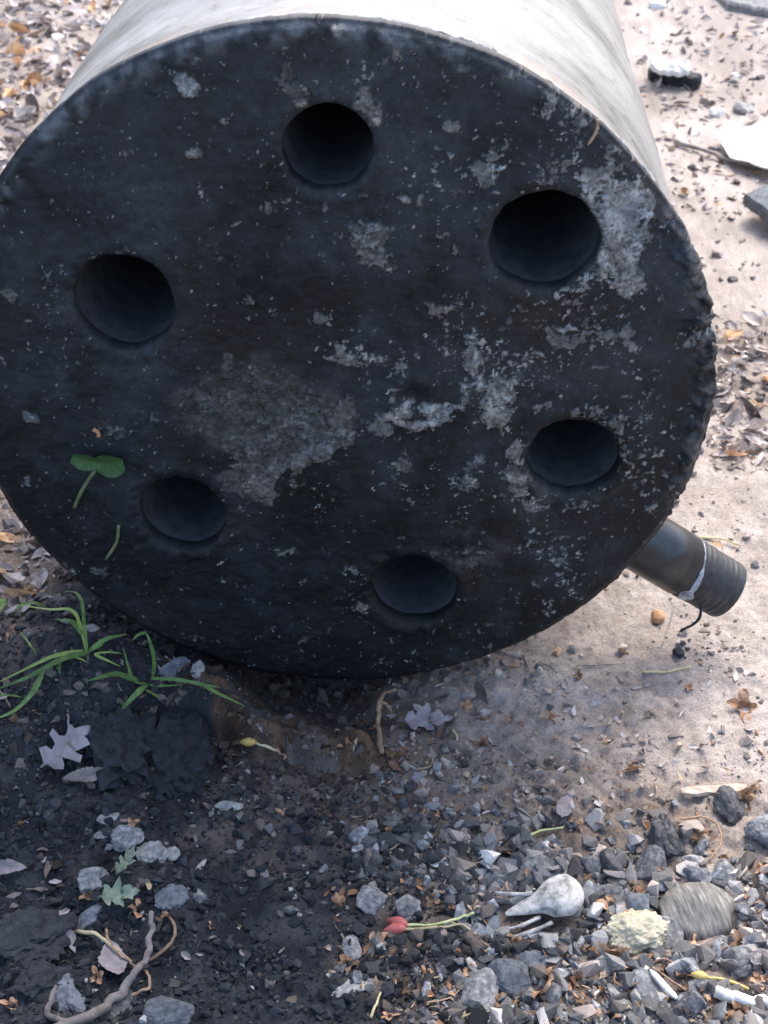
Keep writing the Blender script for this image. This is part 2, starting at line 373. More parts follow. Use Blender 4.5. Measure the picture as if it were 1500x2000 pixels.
# crust and ash: blobs given where they sit on the plate (photo pixels, radii, strength, tone)
def P2(px, py):
    P = on_plate(px, py); return P[0], P[2]-ZC
BL = [ # cx, cy, rx, ry, angle deg, density, brightness
 (1215,420,62,85,-10,.95,1.0),(1200,520,45,60,0,.70,.9),(1150,355,50,28,0,.55,.8),(1150,640,85,55,0,.42,.85),(1090,690,60,40,0,.38,.8),(1180,590,40,30,0,.5,.8),(1010,600,40,60,0,.25,.6),
 (920,685,24,50,0,.62,1.3),(960,790,45,55,-10,.72,1.0),(930,750,55,60,0,.42,.9),(840,800,45,20,20,.72,1.0),(770,810,40,16,-20,.65,.95),(760,770,22,30,0,.35,.8),(850,755,22,14,0,.4,.9),
 (590,820,110,62,-25,.62,.42),(500,880,70,60,-10,.62,.5),(450,790,80,60,0,.42,.32),(660,830,45,60,15,.62,.55),(505,950,36,30,40,.95,.75),(610,880,80,26,-28,.90,.62),(480,740,60,30,0,.35,.3),
 (1005,915,28,70,5,.55,.9),(1040,985,50,24,20,.45,.75),(1140,985,70,20,0,.35,.7),(1190,830,60,20,35,.48,.6),(1255,862,20,14,0,.55,.9),
 (362,165,34,15,42,.98,1.05),(350,150,14,10,0,.6,1.0),(600,178,95,26,0,.36,.45),(720,195,30,30,0,.45,.75),(560,130,34,40,0,.30,.4),(735,225,16,24,0,.6,.8),(590,200,14,10,0,.7,1.1),
 (720,470,46,42,0,.66,.55),(745,510,14,18,0,.7,.7),(665,465,20,20,0,.4,.5),(785,385,20,14,0,.65,.8),(880,305,12,12,0,.8,.7),(960,330,60,60,0,.34,.95),(880,370,90,60,0,.24,.9),(900,410,30,14,0,.4,.8),(890,490,8,14,0,.8,.8),
 (875,250,20,12,0,.5,.8),(800,140,60,60,0,.22,.7),(900,110,80,50,10,.30,.35),(660,60,16,14,0,.7,.9),(630,620,26,24,0,.42,.8),(690,690,60,26,10,.36,1.0),(640,700,20,8,0,.5,1.1),
 (750,840,20,22,0,.72,.7),(780,910,26,16,0,.5,.55),(770,945,50,12,0,.36,1.0),(915,935,24,30,0,.66,.75),(940,900,14,14,0,.5,.9),(1270,990,24,8,-35,.8,.95),
 (690,1170,40,50,0,.36,.75),(920,1078,36,22,0,.5,.45),(900,1100,60,40,0,.28,.3),(1075,1196,18,12,0,.62,.9),(940,1230,30,18,0,.35,.4),(1130,1055,16,10,0,.45,.7),(800,1290,60,20,0,.26,.8),(560,1080,26,12,0,.3,.8),
 (230,840,40,36,0,.45,.38),(62,818,16,9,10,.9,.45),(22,578,12,14,0,.8,.4),(110,530,30,20,0,.40,.5),(210,490,50,14,0,.34,.7),(90,590,30,16,0,.3,.6),(330,640,16,10,0,.35,.8),(490,590,16,10,0,.6,.45),(395,380,14,26,10,.42,.8),(440,235,12,10,0,.55,.9),(375,300,18,8,0,.6,1.0),(515,265,12,16,0,.45,.7),(160,700,60,20,0,.25,.6),(1360,600,30,60,0,.25,.8),(1310,560,40,40,0,.2,.5),(1330,800,40,20,0,.32,.8),(1260,760,60,50,0,.24,.8),(1220,690,50,40,0,.26,.8),
 (250,1250,90,24,25,.3,.35),(400,1250,60,20,15,.3,.4),(205,1120,50,14,20,.25,.4),(440,1310,30,12,0,.45,.6)]
dens = np.zeros_like(x); bacc = np.zeros_like(x); wsum = np.full_like(x, .12)
for cx, cy, rx, ry, an, de, brt in BL:
    ox, oz = P2(cx, cy); k = mpp(on_plate(cx, cy)); rx *= k; ry *= k*1.18
    ca, sa = math.cos(math.radians(an)), math.sin(math.radians(an))
    dx = x-ox; dz = -(z-oz); e = ((dx*ca+dz*sa)/rx)**2+((-dx*sa+dz*ca)/ry)**2
    g = np.exp(-e*1.15); dens = np.maximum(dens, de*g); wsum += g
    bacc = bacc+g*brt
bri = (bacc+.12*.75)/wsum
POLY = [ # outlines of caked crust (photo pixels), strength, brightness
 ([(440,720),(520,700),(600,745),(655,760),(690,790),(692,868),(640,888),(600,905),(560,918),(540,935),(530,990),(495,975),(440,960),(425,930),(480,900),(430,880),(380,850),(330,820),(330,770),(380,740)], .20, .36),
 ([(690,790),(692,868),(640,888),(600,905),(560,918),(540,935),(530,990),(495,972),(470,940),(520,905),(580,880),(640,850),(665,800)], .46, .50),
 ([(1145,330),(1190,330),(1215,365),(1240,370),(1262,385),(1270,420),(1262,460),(1250,500),(1255,560),(1225,590),(1185,560),(1165,530),(1172,470),(1160,420),(1130,380)], .66, .95),
 ([(905,665),(930,660),(945,700),(985,740),(1010,770),(1000,810),(980,850),(955,830),(925,800),(930,760),(910,720)], .58, .95),
 ([(685,440),(720,430),(755,445),(760,480),(755,525),(735,515),(710,490),(680,480)], .56, .50),
 ([(320,135),(350,150),(390,165),(388,188),(360,185),(340,160)], .72, 1.05),
 ([(1080,640),(1150,610),(1200,620),(1190,680),(1130,690),(1090,680)], .40, .7),
 ([(985,870),(1010,865),(1020,920),(1035,960),(1060,990),(1030,1000),(1000,960)], .48, .8),
 ([(760,800),(790,822),(840,820),(872,790),(880,805),(850,838),(790,838),(755,815)], .62, .95),
 ([(730,810),(770,830),(765,860),(735,850)], .6, .6)]
wx = x+.0018*fbm(x*110, z*110, 131, 3); wz = z+.0018*fbm(x*110, z*110, 137, 3)
def sdist(pts):
    q = np.array([P2(a, b) for a, b in pts])
    d = np.full(len(x), 9.); inn = np.zeros(len(x), bool)
    for i in range(len(q)):
        a, b = q[i], q[(i+1) % len(q)]; e = b-a; t = np.clip(((wx-a[0])*e[0]+(wz-a[1])*e[1])/(e@e), 0, 1)
        d = np.minimum(d, np.hypot(wx-a[0]-t*e[0], wz-a[1]-t*e[1]))
        c = ((a[1] > wz) != (b[1] > wz)); xi = a[0]+(wz-a[1])/(b[1]-a[1]+1e-12)*e[0]; inn ^= c & (wx < xi)
    return np.where(inn, d, -d)
for pts, st_, brt in POLY:
    sd_ = sdist(pts); g = .22*ss(-.009, 0, sd_)+.78*ss(-.0022, .0020, sd_); dens = np.maximum(dens, st_*g); bri = bri*(1-g)+brt*g
right = ss(-.06, .09, x)*ss(-.16, -.05, z+.5*x)
base = .0+.21*right*ss(-.1, .55, fbm(x*24, z*24, 61, 4, .6))+.07*ss(0, .6, fbm(x*26, z*26, 62, 3))
nz = .95*fbm(x*75, z*75, 51, 5, .62)+.22*fbm(x*420, z*420, 57, 3, .7)
dens = dens*(1+.45*fbm(x*45, z*45, 55, 4, .6))
ash = ss(.50, .58, nz*.72+np.maximum(dens, base)*1.02+.10)
s1 = fbm(x*300, z*300, 91, 3, .6); s2 = pn(x*720, z*720, 94); s3 = fbm(x*150+5, z*150, 96, 4, .7)
loc = np.maximum(dens*.75, base*1.5)
spk = np.maximum(np.maximum(ss(.66, .74, s1*.85+loc*1.0+.08), ss(.66, .78, s2*.60+loc*.9+.08)), ss(.72, .80, s3+loc*.9+.06))
ash2 = np.maximum(ash, spk)
for k, (hx, hz, hr) in enumerate(holes):
    dq = np.hypot(x-hx, z-hz)-hole_r(k, np.arctan2(z-hz, x-hx)); ash2 = ash2*ss(.0002, .0016, dq); ash = ash*ss(.0002, .0016, dq)
soot = mixc((.006, .0075, .0105), (.032, .039, .050), ss(-.5, .65, .7*fbm(x*16, z*16, 66, 5, .6)+.45*z/R+.3*fbm(x*90, z*90, 65, 3)))  # soot tones, graded lighter upwards: sky light on the plate put into colour
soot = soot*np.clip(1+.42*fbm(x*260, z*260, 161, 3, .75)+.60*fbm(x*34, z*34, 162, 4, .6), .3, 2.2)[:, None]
brn = ss(.05, .5, fbm(x*13+3, z*13, 67, 3))*.45
soot = soot*(1-brn[:, None])+np.array([[.026, .022, .022]])*brn[:, None]
bare = np.zeros_like(x)
for cx, cy, rx, ry in ((640, 960, 120, 60), (780, 1040, 170, 70), (560, 1180, 200, 70), (600, 560, 150, 80), (980, 1180, 160, 60), (850, 560, 90, 60)):
    ox, oz = P2(cx, cy); k = mpp(on_plate(cx, cy)); bare = np.maximum(bare, np.exp(-((x-ox)/(rx*k))**2-((z-oz)/(ry*k*1.2))**2))
bare = bare*ss(-.4, .3, fbm(x*28, z*28, 141, 4))
soot = soot*(1-.62*bare[:, None])
aval = np.clip(bri*(.80+.75*fbm(x*130, z*130, 71, 5, .7)), .10, 1.9)
acol = np.array([[.46, .455, .445]])*aval[:, None]
warm = ss(-.1, .5, pn(x*30, z*30, 73))[:, None]*.55
acol = acol*(1-warm)+acol*np.array([[1.08, .93, .85]])*warm
bl = ss(0, .5, pn(x*24+7, z*24, 74))[:, None]*.5
acol = acol*(1-bl)+acol*np.array([[.86, 1.0, 1.15]])*bl
fs = sdist(POLY[0][0]); low = ss(-.02, .02, x-P2(430, 900)[0])*ss(.012, -.012, z-P2(600, 830)[1])
film = (ss(-.0006, .0010, fs+.0015*fbm(x*150, z*150, 151, 3, .6))*low+(1-low)*ss(-.006, .008, fs+.006*fbm(x*60, z*60, 151, 4, .6)))*ss(-.75, .35, fbm(x*70, z*70, 152, 5, .68)+.6*low)
for cx, cy, rx, ry, st_ in ((600, 180, 110, 34, .5), (900, 120, 90, 50, .35), (920, 1085, 70, 40, .6), (1180, 470, 110, 150, .35), (1140, 640, 120, 80, .35), (940, 740, 110, 110, .30), (230, 840, 50, 40, .5), (460, 760, 130, 70, .4), (1060, 960, 110, 60, .3), (720, 470, 70, 60, .4), (250, 1230, 120, 40, .5), (110, 560, 60, 80, .3)):
    ox, oz = P2(cx, cy); k = mpp(on_plate(cx, cy)); g = np.exp(-((x-ox)/(rx*k))**2-((z-oz)/(ry*k*1.2))**2)
    film = np.maximum(film, st_*g*ss(-.3, .6, fbm(x*55, z*55, 153, 5, .65)))
fcol = mixc((.046, .044, .044), (.125, .118, .112), ss(-.45, .5, .6*fbm(x*120, z*120, 154, 4, .7)+.5*fbm(x*420, z*420, 155, 2)))
fcol = fcol*(1+.9*(low*np.exp(-np.clip(fs, 0, 1)/.006)))[:, None]
soot = soot*(1-.85*film[:, None])+fcol*.85*film[:, None]
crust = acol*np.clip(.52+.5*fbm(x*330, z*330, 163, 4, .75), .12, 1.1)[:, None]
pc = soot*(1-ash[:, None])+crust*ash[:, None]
fl = np.minimum(spk, ash2)*np.clip(.6+.7*fbm(x*120, z*120, 164, 3), .12, 1)
pc = pc*(1-fl[:, None])+acol*1.4*fl[:, None]
# relief: soot grain, raised crust, weld rings round the tubes, a shallow dent
y = -.0010*ash*np.clip(.5+dens, 0, 1.2)-.0004*spk-.0004*fbm(x*120, z*120, 81, 3)-.0010*pn(x*14, z*14, 82)
for k, (hx, hz, hr) in enumerate(holes):
    d = np.hypot(x-hx, z-hz); an = np.arctan2(z-hz, x-hx)
    y -= (.0008+.0008*pn(an*5, an*0+k, 83)+.0006*fbm(x*110, z*110, 84, 3))*np.exp(-((d-hr*(1.20+.05*pn(an*3, an*0+k*3, 85)))/.0032)**2)
    y += (.0007+.0010*pn(an*4, an*0+k, 86))*np.exp(-((d-hr)/.0013)**2)
ox, oz = P2(805, 778); y += .0022*np.exp(-((np.hypot(x-ox, z-oz))/.006)**2)-.0012*np.exp(-((np.hypot(x-ox, z-oz)-.010)/.004)**2)
y -= .0002*fbm(x*240, z*240, 165, 3, .6)+.0009*film
rr = rim_r(np.arctan2(z, x)); edge = rr-np.hypot(x, z); an = np.arctan2(z, x)
y += .0022*ss(.004, 0, edge)
tl = ss(.35, .95, np.cos(an-math.radians(112)))     # old weld ripples along the upper left edge
y -= tl*(.0008+.0009*pn(an*34+edge*160, edge*60, 5))*np.exp(-((edge-.0055)/.0035)**2)
tlc = (tl*np.exp(-((edge-.0045)/.0045)**2)*ss(-.3, .4, fbm(x*90, z*90, 88, 3)))[:, None]*.8
pc = pc*(1-tlc)+np.array([[.17, .19, .215]])*tlc
rl = ss(.86, .97, np.cos(an-math.radians(8)))*np.exp(-((edge-.004)/.006)**2)
y -= rl*.0045*np.clip(.5+fbm(an*22, edge*150, 89, 3), 0, 1.4)
rlc = (rl*ss(-.1, .5, fbm(x*100, z*100, 90, 3)))[:, None]*.75
pc = pc*(1-rlc)+np.array([[.17, .155, .15]])*rlc
V = np.stack([x, y, z+ZC], 1); nv = len(V)
bset = np.unique(BE); bm_ = -np.ones(nv, np.int64); bm_[bset] = nv+np.arange(len(bset))
VB = V[bset].copy(); VB[:, 1] = .008
Q2 = np.stack([BE[:, 1], BE[:, 0], bm_[BE[:, 0]], bm_[BE[:, 1]]], 1)
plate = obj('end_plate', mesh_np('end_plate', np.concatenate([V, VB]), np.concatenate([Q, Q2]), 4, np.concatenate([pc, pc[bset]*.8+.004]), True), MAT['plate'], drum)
tag(plate, 'black sooty end plate with six round holes and grey ash crust')
for k, (hx, hz, hr) in enumerate(holes):             # flue tubes behind the holes
    sd_ = 40; V = []; Fc = []; L = [(.0079, 1.0), (.03, 1.005), (.08, 1.01), (.2, 1.01), (.45, 1.01), (.84, 1.01)]
    for yy, q in L:
        for j in range(sd_):
            a = 2*math.pi*j/sd_; r = float(hole_r(k, np.array(math.atan2(math.sin(a), math.cos(a)))))*q+.0003; V.append((hx+r*math.cos(a), yy, ZC+hz+r*math.sin(a)))
    for i in range(len(L)-1):
        for j in range(sd_): Fc.append((i*sd_+j, i*sd_+(j+1) % sd_, (i+1)*sd_+(j+1) % sd_, (i+1)*sd_+j))
    obj('flue_tube', mesh_np('flue_tube', np.array(V), np.array(Fc), 4, None, True), MAT['tube'], drum)
# shell
na, L = 220, np.concatenate([np.linspace(.004, .06, 14), np.linspace(.08, .86, 30)])
A = np.linspace(0, 2*np.pi, na, endpoint=False); AA, LL = np.meshgrid(A, L)
rs = R*.986+.0007*fbm(AA*6, LL*30, 15, 3)-.0006*np.sin(LL*26)
V = np.stack([rs*np.cos(AA), LL, ZC+rs*np.sin(AA)], -1).reshape(-1, 3); I = np.arange(na*len(L)).reshape(len(L), na)
Fc = np.stack([I[:-1].ravel(), np.roll(I, -1, 1)[:-1].ravel(), np.roll(I, -1, 1)[1:].ravel(), I[1:].ravel()], 1)
sh = obj('shell', mesh_np('shell', V, Fc, 4, None, True), MAT['shell'], drum); tag(sh, 'pale weathered grey metal shell of the drum')
V = [(0, .862, ZC)]+[(R*.99*math.cos(a), .862, ZC+R*.99*math.sin(a)) for a in A[::4]]+[(R*.99*math.cos(a), .85, ZC+R*.99*math.sin(a)) for a in A[::4]]
q = len(A[::4]); Fc = [(0, 1+(j+1) % q, 1+j) for j in range(q)]+[(1+j, 1+(j+1) % q, 1+q+(j+1) % q, 1+q+j) for j in range(q)]
me = bpy.data.meshes.new('back_plate'); me.from_pydata(V, [], Fc); obj('back_plate', me, MAT['shell'], drum)
# weld bead between plate and shell
na, ns = 900, 10; A = np.linspace(0, 2*np.pi, na, endpoint=False); B = np.linspace(0, 2*np.pi, ns, endpoint=False); AA, BB = np.meshgrid(A, B, indexing='ij')
lump = 1+.55*fbm(AA*9, BB*.8, 7, 5, .7)
big = ss(.80, .97, np.cos(AA-math.radians(12)))
rb = (.0021+.0016*big*np.clip(.6+pn(AA*12, AA*0, 19), 0, 1.5))*lump
VV = np.stack([(R*.986+rb*np.cos(BB))*np.cos(AA), .0095+rb*np.sin(BB)*1.3, ZC+(R*.986+rb*np.cos(BB))*np.sin(AA)], -1).reshape(-1, 3)
I = np.arange(na*ns).reshape(na, ns); I2 = np.roll(I, -1, 0)
Fc = np.stack([I.ravel(), np.roll(I, -1, 1).ravel(), np.roll(I2, -1, 1).ravel(), I2.ravel()], 1)
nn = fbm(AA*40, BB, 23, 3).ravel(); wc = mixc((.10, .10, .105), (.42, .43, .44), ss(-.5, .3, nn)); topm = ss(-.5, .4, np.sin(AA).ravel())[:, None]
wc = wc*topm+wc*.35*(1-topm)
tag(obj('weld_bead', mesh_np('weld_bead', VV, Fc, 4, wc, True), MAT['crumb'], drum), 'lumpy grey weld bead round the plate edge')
# outlet pipe: radial, low on the right, just behind the plate
pa_ = math.radians(-35.2); pd = Vector((math.cos(pa_), 0, math.sin(pa_))); pc0 = Vector((0, .040, ZC)); pr_ = .0175
pts = [pc0+pd*(R*t) for t in (.95, 1.05, 1.15, 1.25)]
pipe = obj('outlet_pipe', tube_mesh('outlet_pipe', pts, [pr_]*4, 36), MAT['pipe'], drum); tag(pipe, 'short dark threaded pipe stub low on the drum side')
tl_ = []; tr_ = []
for i in range(46):
    t = 1.25+.165*i/45; tl_.append(pc0+pd*(R*t)); tr_.append(pr_*(.965+.009*math.sin(i/45*2*math.pi*8)+.008*random.uniform(-1, 1)-.012*i/45))
tl_ += [pc0+pd*(R*1.416), pc0+pd*(R*1.35)]; tr_ += [pr_*.80, pr_*.78]
obj('thread', tube_mesh('thread', tl_, tr_, 36), MAT['thread'], pipe)
e1 = pd.cross(Vector((0, 1, 0))).normalized(); e2 = pd.cross(e1)
V = []; Fc = []
for i in range(37):                        # pale sealing smear, a slanting band over the upper side
    a = 2*math.pi*i/36
    wd = .034*(.15+.85*max(0, math.cos(a-2.3))**1.5)*(1+.35*math.sin(7*a)+.3*math.sin(13*a+1)); c0 = 1.262-.02*math.cos(a+.6)
    for j, q in enumerate((-1, -.3, .3, 1)):
        t = c0+q*wd*.5; r = pr_*(1.012 if abs(q) < .9 else 1.0)
        V.append(pc0+pd*(R*t)+(e1*math.cos(a)+e2*math.sin(a))*r*(1.0 if t < 1.25 else .985))
for i in range(36):
    for j in range(3): Fc.append((i*4+j, i*4+j+1, i*4+j+5, i*4+j+4))
me = bpy.data.meshes.new('seal_band'); me.from_pydata(V, [], Fc); obj('seal_band', me, MAT['tape'], pipe)
pe = pc0+pd*(R*1.33)-Vector((0, pr_*.75, 0))+Vector((-.004, 0, -.006))
st = spline([pe, pe+Vector((.001, -.003, -.006)), pe+Vector((-.001, -.004, -.012)), pe+Vector((-.006, -.005, -.015)), pe+Vector((-.010, -.006, -.017))], 4)
obj('fibre_strand', tube_mesh('fibre_strand', st, [.0010, .0009]+[.0008]*(len(st)-3)+[.0003], 6, lump=.3), MAT['black'], pipe)

# ------------------------------------------------------------------ small-shape library
def hull(npt, flat, seed, jag=.25):
    r = random.Random(seed); bm = bmesh.new()
    for i in range(npt):
        v = Vector((r.gauss(0, 1), r.gauss(0, 1), r.gauss(0, 1))).normalized()*r.uniform(1-jag, 1)
        bm.verts.new((v.x, v.y*r.uniform(.7, 1), v.z*flat))
    g = bmesh.ops.convex_hull(bm, input=bm.verts)
    bmesh.ops.delete(bm, geom=[v for v in bm.verts if not v.link_faces], context='VERTS')
    bmesh.ops.triangulate(bm, faces=bm.faces); bm.verts.index_update()
    V = np.array([v.co[:] for v in bm.verts]); Fc = np.array([[v.index for v in f.verts] for f in bm.faces]); bm.free()
    mx = np.abs(V[:, :2]).max(); V /= mx
    return V, Fc
CR = [hull(12, random.uniform(.45, .8), 100+i, .12) for i in range(14)]
CH = [hull(random.randint(15, 22), random.uniform(.35, .75), 300+i, .14) for i in range(16)]
def rotm(n, tilt):
    a = rng.uniform(0, 2*np.pi, n); b = rng.normal(0, tilt, n); c = rng.normal(0, tilt, n)
    ca, sa, cb, sb, cc, sc = np.cos(a), np.sin(a), np.cos(b), np.sin(b), np.cos(c), np.sin(c); z0 = np.zeros(n); o = np.ones(n)
    Rz = np.stack([ca, -sa, z0, sa, ca, z0, z0, z0, o], 1).reshape(n, 3, 3)
    Rx = np.stack([o, z0, z0, z0, cb, -sb, z0, sb, cb], 1).reshape(n, 3, 3)
    Ry = np.stack([cc, z0, sc, z0, o, z0, -sc, z0, cc], 1).reshape(n, 3, 3)
    return Rz @ Rx @ Ry
def scatter(name, lib, P, size, colr, mat, tilt=.5):
    n = len(P); Rm = rotm(n, tilt); which = rng.integers(0, len(lib), n)
    asp = rng.uniform(.6, 1.25, (n, 3)); Vs = []; Fs = []; Cs = []; off = 0
    for k, (v, f) in enumerate(lib):
        ix = np.where(which == k)[0]
        if not len(ix): continue
        w_ = np.einsum('nij,nvj->nvi', Rm[ix], v[None]*(size[ix, None]*asp[ix])[:, None, :])+P[ix][:, None, :]
        Vs.append(w_.reshape(-1, 3)); Fs.append((f[None]+(np.arange(len(ix))*len(v))[:, None, None]+off).reshape(-1, 3)); off += len(ix)*len(v)
        Cs.append(np.repeat(colr[ix], len(v), 0))
    return obj(name, mesh_np(name, np.concatenate(Vs), np.concatenate(Fs), 3, np.concatenate(Cs), False), mat)
def samp_px(n, x0, x1, y0, y1):
    px = rng.uniform(x0, x1, n); py = rng.uniform(y0, y1, n)
    D = np.stack([(px-750)/F, (py-1000)/F, np.ones(n)], 1) @ M.T
    t = -CAM[2]/D[:, 2]; P = CAM+D*t[:, None]
    for _ in range(5):
        z = h0(P[:, 0], P[:, 1]); t = (z-CAM[2])/D[:, 2]*.6+t*.4; P = CAM+D*t[:, None]
    return px, py, P
def clear_of_drum(P, s):
    """keep crumbs from poking into the drum or pipe"""
    rad = np.hypot(P[:, 0], P[:, 2]+s-ZC); inside = (P[:, 1] > -.004-s) & (P[:, 1] < .88) & (rad < R*1.03+s)
    return ~inside
PALETTE = np.array([[.068, .069, .073], [.122, .122, .126], [.195, .192, .19], [.31, .31, .31], [.20, .165, .145], [.30, .255, .225], [.05, .052, .06], [.42, .40, .38]])
def hollow(x, y):
    return np.clip(1.6*bump(x, y, -.022, -.004, .045, .030)+1.2*seg(x, y, -.070, -.028, .004, -.058, .020), 0, 1)
KEEP = np.array([(1360, 1792, 80, 58), (1240, 1832, 64, 42), (1085, 1775, 62, 56), (1010, 1800, 62, 32), (775, 1808, 45, 24), (860, 1803, 80, 18), (1400, 1912, 80, 20), (1450, 1955, 62, 20), (1295, 1925, 34, 38), (937, 1945, 38, 42), (992, 1922, 44, 34),
 (1032, 1882, 32, 18), (1308, 1840, 28, 32), (727, 1762, 27, 24), (795, 1780, 26, 24), (1060, 1624, 44, 14), (1390, 1545, 68, 14), (505, 1452, 48, 16), (737, 1957, 18, 34), (1305, 1650, 28, 44), (1265, 1702, 26, 36), (1250, 1770, 25, 20), (1190, 1752, 26, 22)], float)
def kept_clear(px, py):
    """True where nothing of the loose grit covers a thing one can pick out"""
    e = ((px[:, None]-KEEP[None, :, 0])/KEEP[None, :, 2])**2+((py[:, None]-KEEP[None, :, 1])/KEEP[None, :, 3])**2
    return ~(e < 1).any(1)
# gravelly charcoal in front
px, py, P = samp_px(40000, -250, 1750, 1380, 2250)
t = tone(P[:, 0], P[:, 1]); clump = fbm(P[:, 0]*28, P[:, 1]*28, 101, 3)
kp = rng.uniform(0, 1, len(P)) < ss(.6, 1.0, t)*(1-.86*ss(1.18, 1.55, t))*(.62+.9*clump)*(.25+.75*ss(-.052, -.085, P[:, 1]))*(1-.92*hollow(P[:, 0], P[:, 1]))*np.where(kept_clear(px, py), 1, .0)
P = P[kp]; t = t[kp]
s = np.minimum(.0012*rng.uniform(.04, 1, len(P))**-.8, .0062)*(1-.45*ss(1.1, 1.5, t))*(.6+.4*ss(-.07, -.11, P[:, 1]))
kp = clear_of_drum(P, s); P, s, t = P[kp], s[kp], t[kp]
P[:, 2] = hgt(P[:, 0], P[:, 1])+s*.25
pi = rng.choice(8, len(P), p=[.22, .24, .18, .08, .10, .06, .09, .03]); cc_ = PALETTE[pi]*rng.uniform(.5, 1.9, (len(P), 1))*1.2; cc_ *= (1-.5*ss(1.05, 1.25, t)-.25*ss(1.35, 1.85, t))[:, None]
dst = (.75*(1-ss(.6, 1.15, t)))[:, None]*rng.uniform(.4, 1, (len(P), 1)); cc_ = cc_*(1-dst)+np.array([[.30, .25, .215]])*rng.uniform(.7, 1.15, (len(P), 1))*dst
o = scatter('charcoal_gravel', CR, P, s, cc_, MAT['crumb']); tag(o, 'bed of fine broken charcoal and ash grit in front of the drum', kind='stuff')
# crumbs on the pale earth and under the leaves
px, py, P = samp_px(30000, -300, 1800, -10, 1560)
yy = rng.uniform(0, 1, len(P))
t = tone(P[:, 0], P[:, 1]); cl = fbm(P[:, 0]*16, P[:, 1]*16, 103, 4); cl2 = fbm(P[:, 0]*70, P[:, 1]*70, 104, 2)
kp = yy < np.clip(.07+.85*ss(.12, .6, cl+.3*cl2)+.5*ss(.3, .9, t), 0, 1)
P = P[kp]; t = t[kp]; sc = np.array([mpp(p) for p in P])
s = np.minimum(.00055*rng.uniform(.04, 1, len(P))**-.7, .0036)*np.clip(sc/.00023, 1, 2.2)
kp = clear_of_drum(P, s); P, s, t = P[kp], s[kp], t[kp]
P[:, 2] = hgt(P[:, 0], P[:, 1])+s*.05
PAL2 = np.array([[.26, .225, .205], [.36, .31, .28], [.18, .16, .152], [.46, .41, .38], [.12, .112, .11], [.5, .34, .22]])
cc_ = PAL2[rng.choice(6, len(P), p=[.26, .31, .10, .23, .07, .03])]*rng.uniform(.75, 1.25, (len(P), 1)); cc_ *= (1-.65*ss(.8, 1.7, t))[:, None]
o = scatter('soil_crumbs', CR, P, s, cc_, MAT['crumb']); tag(o, 'brown soil crumbs strewn over the pale earth around the drum', kind='stuff')
# black grit in the burnt soil on the left
px, py, P = samp_px(30000, -300, 1100, 1180, 2250); t = tone(P[:, 0], P[:, 1])
kp = rng.uniform(0, 1, len(P)) < ss(.95, 1.4, t)*(.5+.8*fbm(P[:, 0]*40, P[:, 1]*40, 105, 3)); P = P[kp]
s = np.minimum(.00062*rng.uniform(.03, 1, len(P))**-.62, .0038); kp = clear_of_drum(P, s); P, s = P[kp], s[kp]; P[:, 2] = hgt(P[:, 0], P[:, 1])+s*.2
g = rng.uniform(0, 1, len(P))[:, None]; t = tone(P[:, 0], P[:, 1]); cc_ = np.array([[.022, .025, .031]])*(1-g)+np.array([[.058, .062, .07]])*g; bq = (1-ss(1.05, 1.4, t))[:, None]*rng.uniform(.3, 1, (len(P), 1)); cc_ = cc_*(1-bq)+np.array([[.15, .128, .115]])*rng.uniform(.5, 1.3, (len(P), 1))*bq; hq = (hollow(P[:, 0], P[:, 1])*.8)[:, None]; cc_ = cc_*(1-hq)+np.array([[.12, .078, .052]])*rng.uniform(.35, 1.5, (len(P), 1))*hq
hi = rng.uniform(0, 1, len(P)) < .02; cc_[hi] = [.4, .4, .4]
o = scatter('burnt_soil_grit', CR, P, s, cc_, MAT['crumb']); tag(o, 'loose black grit over the burnt soil at the front left', kind='stuff')

LMK = [(1060, 1785, 'bird skull'), (1360, 1792, 'oval striped stone'), (1240, 1832, 'yellowish porous lump'), (790, 1808, 'red bud'), (937, 1945, 'large mottled grey stone'), (992, 1922, 'smooth blue-grey stone'),
 (1380, 1908, 'yellow bud'), (1450, 1955, 'white stick'), (1295, 1925, 'white sliver'), (1060, 1622, 'pale green stem'), (1390, 1545, 'pale wood sliver'), (1305, 1650, 'tall ridged charcoal lump'), (690, 1927, 'flat pale ash flake'),
 (727, 1762, 'dull grey stone'), (450, 1574, 'curved pale ash flake'), (1175, 1697, 'two upright charcoal lumps'), (730, 1960, 'pale yellow stalk'), (770, 1655, 'brown stalk'), (1060, 1706, 'flat grey flake'), (302, 1672, 'pale crumbly stone'), (296, 1850, 'forked twig'),
 (840, 1415, 'leaf fragment by the root'), (1033, 1480, 'grey stalk'), (1285, 1210, 'round orange seed'), (1490, 1632, 'charcoal lump at the picture edge'), (345, 1480, 'smooth black lump'), (505, 1450, 'yellow-orange bud'), (180, 1275, 'grass tuft')]
def near_mark(px, py): return min(LMK, key=lambda m_: (m_[0]-px)**2+(m_[1]-py)**2)[2]
CHM = [mesh_np('charcoal_chip', v, f, 3, None, False) for v, f in CH]
for me in CHM: me.materials.append(MAT['chip'])
cnt_ = 0; tries = 0; placed = []
